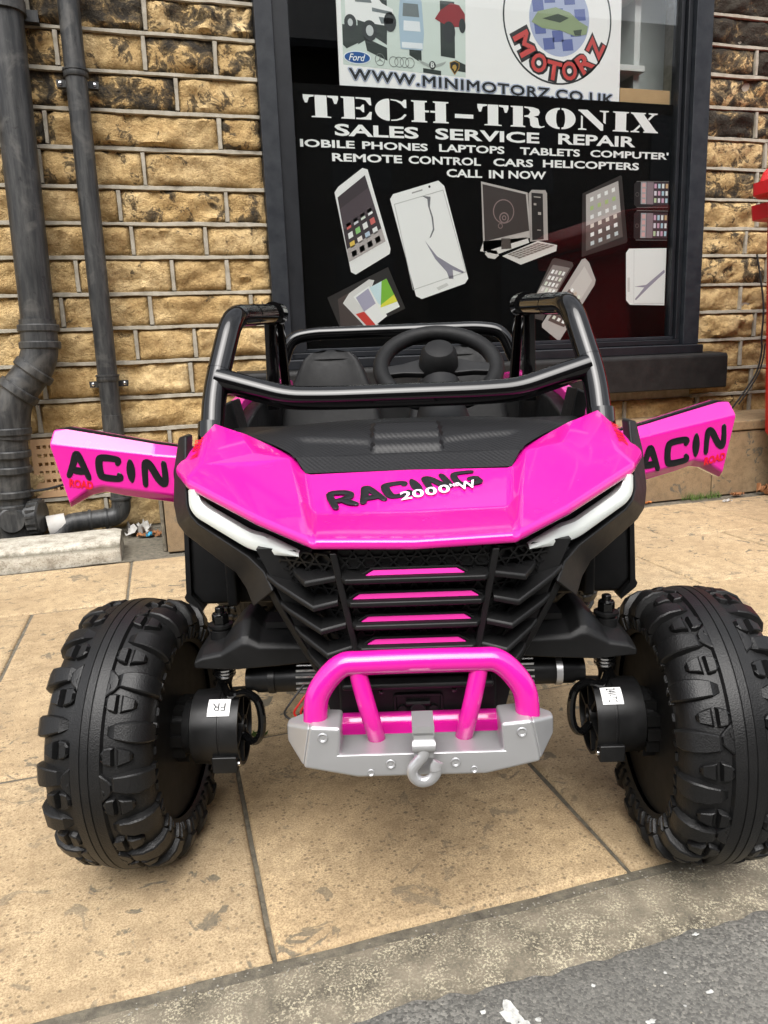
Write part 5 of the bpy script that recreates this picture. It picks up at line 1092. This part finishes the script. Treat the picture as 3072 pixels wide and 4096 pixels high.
for zc, bw, tw in ((.4385, .049, .041), (.413, .063, .056), (.3875, .0555, .048), (.3615, .0505, .042)):
    z_ = zc - .0035; hw = half_w(z_) - .001; y_ = gy(z_)
    b = MB(); b.loft([[(x_, y_ + .004, z_ - .0015), (x_, y_ - .018 + e, z_ - .007), (x_, y_ - .021 + e, z_ - .005), (x_, y_ - .021 + e, z_ - .001), (x_, y_ - .018 + e, z_ + .0005), (x_, y_ + .004, z_ + .003)] for x_, e in ((-hw, .012), (-hw + .006, .0), (hw - .006, 0), (hw, .012))])
    sl_ = b.build('slat', 'black_fascia', gr, bevel=.0012)
    b = MB(); b.loft([[(-bw, y_ - .0145, z_ + .0012), (bw, y_ - .0145, z_ + .0012), (bw, y_ - .012, z_ + .0012), (-bw, y_ - .012, z_ + .0012)], [(-tw, y_ - .0125, z_ + .0056), (tw, y_ - .0125, z_ + .0056), (tw, y_ - .010, z_ + .0056), (-tw, y_ - .010, z_ + .0056)]]); b.build('pink_insert', 'pink_matte', sl_)
    b = MB(); b.tube([(-bw - .003, y_ - .0125, z_ + .0015), (-tw - .002, y_ - .0115, z_ + .0070), (tw + .002, y_ - .0115, z_ + .0070), (bw + .003, y_ - .0125, z_ + .0015)], .0013, 6); b.build('insert_rim', 'black_fascia', sl_)
for s in (-1, 1):
    b = MB(); b.loft([[(s * (half_w(z_) - .0035), gy(z_) + .002, z_), (s * (half_w(z_) - .0035), gy(z_) - .0125, z_), (s * (half_w(z_) + .0035), gy(z_) - .0125, z_), (s * (half_w(z_) + .0035), gy(z_) + .002, z_)] for z_ in (.460, .40, .345, .325)]); b.build('bar', 'black_fascia', gr, bevel=.0012)
    b = MB(); b.loft([[(s * x_, y_ + .03, z_), (s * x_, y_, z_), (s * (x_ - .010), y_ - .006, z_), (s * (x_ - .013), y_ + .03, z_)] for x_, y_, z_ in ((.178, -.128, .392), (.160, -.146, .425 - .012), (.150, -.148, .390), (.128, -.146, .345), (.112, -.142, .312))][1:]); b.build('border', 'black_fascia', gr, bevel=.002)
    for (ox, oz), (vx, vz), (ix_, iz) in (((.129, .433), (.111, .428), (.0785, .434)), ((.156, .425), (.104, .4015), (.0785, .407)), ((.145, .396), (.0975, .3765), (.0715, .3815)), ((.131, .368), (.092, .350), (.066, .355)), ((.118, .340), (.096, .332), (.066, .337))):
        b = MB(); rings = []
        for x_, z_, y_ in ((ox, oz, -.150), (ox * .75 + vx * .25, oz * .75 + vz * .25, -.164), (vx, vz, -.190), (ix_, iz, gy(iz) - .0115)):
            rings.append([(s * x_, y_ + .026, z_ + .0005), (s * x_, y_ + .001, z_ - .0045), (s * x_, y_, z_ - .0005), (s * x_, y_ + .0015, z_ + .0022), (s * x_, y_ + .026, z_ + .006)])
        b.loft(rings); b.build('fin', 'black_fascia', gr, bevel=.0008)
# lower panel with dummy winch plate
lp = empty('winch_panel', (0, -.150, .27), 0, car)
b = MB(); b.box(-.086, .086, -.002, .02, -.045, .040); b.box(-.080, .080, -.028, 0, .034, .041); b.build('panel', 'black_plastic', lp, bevel=.003)
b = MB(); b.tube(fillet([(-.025, -.004, -.018), (.026, -.004, -.018), (.026, -.004, .017), (-.025, -.004, .017)], .003, 3, True), .0018, 6, closed=True); b.build('plate_rim', 'black_plastic', lp)
b = MB(); b.lathe([(0, .0085), (.005, .0085), (.006, .0075), (.006, 0)], (0, -.002, 0), (0, -1, 0), 20)
for x_, z_ in ((-.017, 0), (.017, 0)): b.lathe([(0, .0048), (.004, .0048), (.0045, 0)], (x_, -.002, z_), (0, -1, 0), 14)
b.tube([(-.013, -.004, .0075), (.013, -.004, .0075)], .0035, 8); b.tube([(-.013, -.004, -.0075), (.013, -.004, -.0075)], .0035, 8); b.build('winch_face', 'black_plastic', lp)
for s in (-1, 1): MB().lathe([(0, .003), (.002, .003), (.003, .0)], (s * .040, -.002, .021), (0, -1, 0), 10).build('screw', 'gloss_black', lp)
# ------------------------------------------------------------------ bumper, bull bar, hook
bp = empty('front_bumper', (0, -.235, .27), 0, car)
def bpv(p): return (p[0], p[1] + .235, p[2] - .27)
fr_ = [(-.108, .3000), (-.0775, .2975), (-.0800, .2690), (.0800, .2690), (.0775, .2975), (.108, .3000), (.1165, .2560), (.0630, .2440), (-.0630, .2440), (-.1165, .2560)]
b = MB(); b.prism([(x_, z_ - .27) for x_, z_ in fr_], 'y', -.010, .032)
for s in (-1, 1): b.loft([[bpv((s * x_, y_, z_)) for x_, y_, z_ in q] for q in ([(.1075, -.2449, .2998), (.116, -.2449, .2562), (.116, -.204, .2565), (.1075, -.204, .2998)], [(.1345, -.216, .2890), (.1345, -.216, .2700), (.1345, -.204, .2700), (.1345, -.204, .2890)])])
b.build('blade', 'silver', bp, bevel=.0035, seg=3)
for x_, z_, r_ in ((-.0955, .2885, .0042), (.0975, .2885, .0042), (-.0305, .2585, .0040), (.0330, .2585, .0040), (-.0500, .2500, .0030), (.0510, .2505, .0030)):
    b = MB(); b.lathe([(.0005, r_ * 1.25), (.0018, r_ * 1.05), (.0012, r_ * .7), (.0008, r_ * .6), (.0010, 0)], bpv((x_, -.245, z_)), (0, -1, 0), 18); b.build('stud', 'silver', bp)
b = MB(); b.loft([[bpv((x_, y_, z_)) for y_, z_ in ((-.209, .257), (-.209, .2645), (-.170, .262), (-.165, .270), (-.155, .270), (-.155, .250), (-.205, .250))] for x_ in (-.088, .088)]); b.build('tray', 'pink', bp, bevel=.003)
tubes = [(-.104, -.222, .285), (-.104, -.2225, .299), (-.0995, -.219, .324), (-.078, -.213, .3475), (-.05, -.212, .3505), (.053, -.212, .3505), (.081, -.213, .3475), (.1025, -.219, .324), (.107, -.2225, .299), (.107, -.222, .285)]
b = MB(); b.tube(catmull(tubes, 6), .0122, 20); b.v = [bpv(v) for v in b.v]; b.build('bull_bar', 'pink', bp)
for s in (-1, 1):
    b = MB(); b.tube(catmull([(s * .061, -.212, .345), (s * .0575, -.215, .328), (s * .0520, -.218, .305), (s * .0465, -.217, .282), (s * .0435, -.210, .262)], 5), .0092, 16); b.v = [bpv(v) for v in b.v]; b.build('strut', 'pink', bp)
b = MB(); b.box(-.0085, .0125, -.021, .012, .0235, .0325); b.box(-.0075, .0115, -.021, -.012, .000, .026); b.lathe([(-.009, .0), (-.009, .006), (.013, .006), (.013, 0)], (0, -.021, .013), (1, 0, 0), 16)
b.tube(catmull([(.002, -.022, .012), (.001, -.023, .004), (-.0035, -.023, -.002), (-.0095, -.023, -.010), (-.0085, -.023, -.018), (-.002, -.023, -.0235), (.0065, -.023, -.0225), (.0125, -.023, -.016), (.0125, -.023, -.009), (.0155, -.023, -.003)], 6), [.0035 + .0022 * math.sin(math.pi * min(1, i / 40)) if i < 46 else .0042 - .00028 * (i - 46) for i in range(55)], 14, flat=.0055)
b.build('tow_hook', 'silver', bp, bevel=.0014)
# ------------------------------------------------------------------ roll cage
rc = empty('roll_cage', (0, .1, .55), 0, car)
def rcv(b): b.v = [(x_, y_ - .1, z_ - .55) for x_, y_, z_ in b.v]; return b
for s in (-1, 1):
    pth = fillet([(s * .257, .083, .542), (s * .2575, .118, .606), (s * .2365, .176, .7085), (s * .210, .40, .721)], .034, 8)
    pth = [pth[0], (pth[0] + pth[1]) / 2] + pth[1:-1] + [pth[-2] * .66 + pth[-1] * .34, pth[-2] * .33 + pth[-1] * .67, pth[-1]]
    b = MB(); b.tube(pth, .0162, 18); rcv(b).build('side_hoop', 'gloss_black', rc)
    b = MB(); b.tube([(s * .2585, .080, .535), (s * .2585, .093, .567)], .0178, 18); rcv(b).build('foot_socket', 'gloss_black', rc)
    for q in (10, 20):
        b = MB(); d_ = (pth[q + 1] - pth[q - 1]); b.lathe([(-.0008, .0155), (-.0008, .0167), (.0008, .0167), (.0008, .0155)], pth[q], d_, 18); rcv(b).build('seam', 'gloss_black', rc)
    b = MB(); b.tube([(s * .2105, .385, .7205), (s * .209, .425, .7215)], .0195, 20); rcv(b).build('end_cap', 'gloss_black', rc)
    b = MB(); b.loft([[(s * (x_ - .010), y_ - .010, z_), (s * (x_ + .010), y_ - .010, z_), (s * (x_ + .010), y_ + .012, z_), (s * (x_ - .010), y_ + .012, z_)] for x_, y_, z_ in ((.217, .40, .708), (.222, .412, .56))]); rcv(b).build('pillar', 'gloss_black', rc, bevel=.002)
    b = MB(); b.loft([[(s * (x_ - .008), y_ - .012, z_), (s * (x_ + .008), y_ - .012, z_), (s * (x_ + .008), y_ + .016, z_), (s * (x_ - .008), y_ + .016, z_)] for x_, y_, z_ in ((.208, .428, .722), (.222, .58, .585))]); rcv(b).build('brace', 'gloss_black', rc, bevel=.003)
b = MB(); b.tube(fillet([(-.254, .126, .624), (-.158, .116, .5955), (-.10, .114, .5935), (.10, .114, .5935), (.155, .116, .5955), (.250, .126, .624)], .022, 5), .0163, 18); rcv(b).build('cross_bar', 'gloss_black', rc)
b = MB(); b.tube(fillet([(-.226, .560, .630), (-.207, .565, .682), (-.165, .57, .6895), (.155, .57, .6895), (.198, .565, .682), (.220, .560, .630)], .028, 6), .0125, 16); rcv(b).build('rear_bar', 'gloss_black', rc)
for x_ in (-.150, .125):
    b = MB(); b.lathe([(-.0008, .012), (-.0008, .0130), (.0008, .0130), (.0008, .012)], (x_, .57, .6895), (1, 0, 0), 16); rcv(b).build('seam', 'gloss_black', rc)
# ------------------------------------------------------------------ lettering helpers (soft blob capitals)
BLOB = {'R': [[(.13, .05), (.15, .88), (.60, .90), (.86, .76), (.80, .56), (.42, .45), (.20, .45)], [(.52, .44), (.70, .24), (.90, .08)]],
        'A': [[(.08, .08), (.30, .52), (.46, .88), (.56, .88), (.74, .50), (.92, .06)], [(.28, .30), (.74, .28)]],
        'C': [[(.90, .72), (.90, .86), (.28, .88), (.12, .72), (.12, .28), (.26, .12), (.92, .12), (.92, .26)]],
        'I': [[(.5, .10), (.5, .5), (.5, .90)]],
        'N': [[(.12, .08), (.14, .60), (.20, .88), (.36, .80), (.62, .34), (.82, .18), (.88, .46), (.86, .92)]],
        'G': [[(.88, .84), (.30, .88), (.12, .68), (.12, .30), (.28, .12), (.86, .13), (.88, .40)], [(.62, .42), (.88, .42)]]}
def blob_letter(ch, fn, nrm, x0, x1, y0, y1, th):
    """ch drawn as rounded strokes in the box, mapped by fn(x,y) to 3D; flattened to a film on the surface"""
    b = MB()
    for st in BLOB[ch]:
        P2 = catmull([Vector(fn(x0 + (x1 - x0) * p[0], y0 + (y1 - y0) * p[1])) for p in st], 5)
        n = len(P2)
        r_ = [th * (.72 + .28 * math.sin(math.pi * (i + .6) / (n + .2))) if ch != 'I' else th * (.62 + .55 * math.sin(math.pi * i / (n - 1))) for i in range(n)]
        d0, d1 = (P2[0] - P2[1]).normalized(), (P2[-1] - P2[-2]).normalized()
        path = [P2[0] + d0 * r_[0] * .95, P2[0] + d0 * r_[0] * .75] + P2 + [P2[-1] + d1 * r_[-1] * .75, P2[-1] + d1 * r_[-1] * .95]
        b.tube(path, [r_[0] * .12, r_[0] * .62] + r_ + [r_[-1] * .62, r_[-1] * .12], 10, flat=.0007, up=nrm)
    return b
# bonnet decal, on the sunken centre panel
ca, sa = math.cos(math.atan(.316)), math.sin(math.atan(.316))
def hp(x_, q): return (x_, -.018 + q * ca, .5138 + q * sa + .0004)
nH = (0, -sa, ca)
tilt = rad(16)
def hpr(u_, v_, lift=0):
    x_ = -.002 + u_ * math.cos(tilt) - v_ * math.sin(tilt); q = -.048 + u_ * math.sin(tilt) + v_ * math.cos(tilt); p = hp(x_, q); return (p[0], p[1] - lift * sa, p[2] + lift * ca)
for ch, a, c_ in zip('RACING', (-.093, -.060, -.0285, .0045, .0195, .0545), (-.0635, -.0315, .0005, .0145, .0505, .086)):
    cb(blob_letter(ch, hpr, nH, a, c_, -.020, .0185, .0054 if ch != 'G' else .0046), 'lettering', 'decal_black', hood, ang=60)
for body, a, c_, v0, v1 in (('2', -.017, -.003, -.0290, -.0105), ('0', -.0015, .0125, -.0290, -.0105), ('0', .014, .028, -.0290, -.0105), ('0', .0295, .0435, -.0290, -.0105), ('NE', .045, .056, -.0185, -.0110), ('W', .0545, .0765, -.0290, -.0105)):
    text_to(body, lambda u_, v_: hpr(u_, v_, .0013), a, c_, v0, v1, offset=.02, shear=.18).build('lettering', 'decal_white', hood)
# red marks on the wings
for s in (-1, 1):
    T5, R1, F4 = (Vector((s * HV[q][0], HV[q][1], HV[q][2])) for q in ('t5', 'r1', 'f4'))
    e1 = (R1 - T5).normalized(); nn = (R1 - T5).cross(F4 - T5).normalized(); nn = nn if nn.x * s > 0 else -nn; e2 = nn.cross(e1); e2 = e2 if e2.z < 0 else -e2
    org = T5 + e1 * .016 + e2 * .006 + nn * .0007
    L_ = .058
    if s < 0: fn = lambda u_, v_: tuple(org + e1 * u_ * L_ + e2 * (1 - v_) * .013)
    else: fn = lambda u_, v_: tuple(org + e1 * (1 - u_) * L_ + e2 * (1 - v_) * .013)
    text_to('2000', fn, 0, .62, 0, 1, offset=.02, shear=.15).build('lettering', 'decal_red', hood); text_to('NE', fn, .64, .74, .5, 1).build('lettering', 'decal_red', hood); text_to('W', fn, .76, 1, 0, 1, offset=.02).build('lettering', 'decal_red', hood)
# ------------------------------------------------------------------ open doors
def door(s, hinge, ang_):
    root = empty('door', hinge, 0, car)
    # local: u outwards along the door, w towards the viewer (outer skin), z up
    U = Vector((s * math.cos(ang_), math.sin(ang_), 0)); Wn = Vector((-s * math.sin(ang_) * -1 * -1, -math.cos(ang_), 0)); Wn = Vector((U.y * s, -U.x * s, 0))
    P3 = lambda u_, z_, w_=0.0: tuple(U * u_ + Wn * w_ + Vector((0, 0, z_ - .50)))
    top = [(-.03, .526, -.016), (.05, .540, -.016), (.168, .5655, -.016), (.188, .5625, -.012)]
    crs = [(-.03, .5145, 0), (.05, .5235, 0), (.168, .5410, 0), (.1915, .5440, 0)]
    lcr = [(-.03, .4580, 0), (.098, .4790, 0), (.124, .4840, 0), (.146, .4790, 0), (.174, .4610, 0)]
    bot = [(-.03, .4420, -.012), (.098, .4660, -.012), (.124, .4725, -.012), (.144, .4690, -.012), (.1775, .4520, -.010)]
    b = MB(); T = [P3(*p) for p in top]; C_ = [P3(*p) for p in crs]; Lc = [P3(*p) for p in lcr]; Bt = [P3(*p) for p in bot]
    vs = T + C_ + Lc + Bt
    b.add(vs, [(0, 1, 5, 4), (1, 2, 6, 5), (2, 3, 7, 6), (4, 5, 9, 8), (5, 6, 10, 9), (6, 11, 10), (6, 7, 12, 11), (8, 9, 14, 13), (9, 10, 15, 14), (10, 11, 16, 15), (11, 12, 17, 16)])
    # rim turned back
    rim = [(-.03, .526, -.016), (.05, .540, -.016), (.168, .5655, -.016), (.188, .5625, -.012), (.1915, .5440, 0), (.174, .4610, 0), (.1775, .4520, -.010), (.144, .4690, -.012), (.124, .4725, -.012), (.098, .4660, -.012), (-.03, .4420, -.012)]
    b.loft([[P3(*p) for p in rim], [P3(p[0], p[1], p[2] - .012) for p in rim]], cap=False)
    sk = b.build('outer_skin', 'pink', root, weld=True, bevel=.003, seg=3, bang=8)
    b = MB(); cx_, cz_ = .09, .505; b.loft([[P3(cx_ + (p[0] - cx_) * k_, cz_ + (p[1] - cz_) * k_ + .001, w_) for p in rim] for k_, w_ in ((.985, -.014), (.995, -.018), (.975, -.026), (.9, -.030))]); b.build('inner_lining', 'black_plastic', root)
    b = MB(); b.tube([P3(.0, .50, -.02), P3(-.05, .50, -.02)], .012, 10); b.build('hinge', 'black_plastic', root)
    nrm = tuple(Wn)
    if s < 0:
        L_ = (('A', .171, .139, .5320, .4955), ('C', .129, .0965, .5265, .4905), ('I', .0885, .0765, .5200, .4865), ('N', .0685, .031, .5170, .4780), ('G', .022, -.01, .511, .475))
        rd = (.170, .137, .4925, .4805, -.0015)
    else:
        L_ = (('N', .137, .1755, .5300, .4930), ('I', .119, .130, .5225, .4880), ('C', .074, .1115, .5175, .4780), ('A', .033, .0655, .508, .4715))
        rd = (.139, .175, .4875, .4760, .0015)
    shear_ = .10
    for ch, u0, u1, z1, z0 in L_:
        f = lambda a, c_: P3(a, c_ + ((a - (u0 + u1) / 2) * .14), .0006)
        blob_letter(ch, f, nrm, u0, u1, z0, z1, .0054).build('lettering', 'decal_black', sk, ang=60)
    text_to('ROAD', lambda a, c_: P3(a, c_ + (a - .15) * .16, .0008), rd[0], rd[1], rd[3], rd[2], offset=.045, shear=.12).build('lettering', 'decal_red', sk)
    return root
door(-1, (-.300, .122, .50), rad(-1)); door(1, (.296, .132, .50), rad(16))
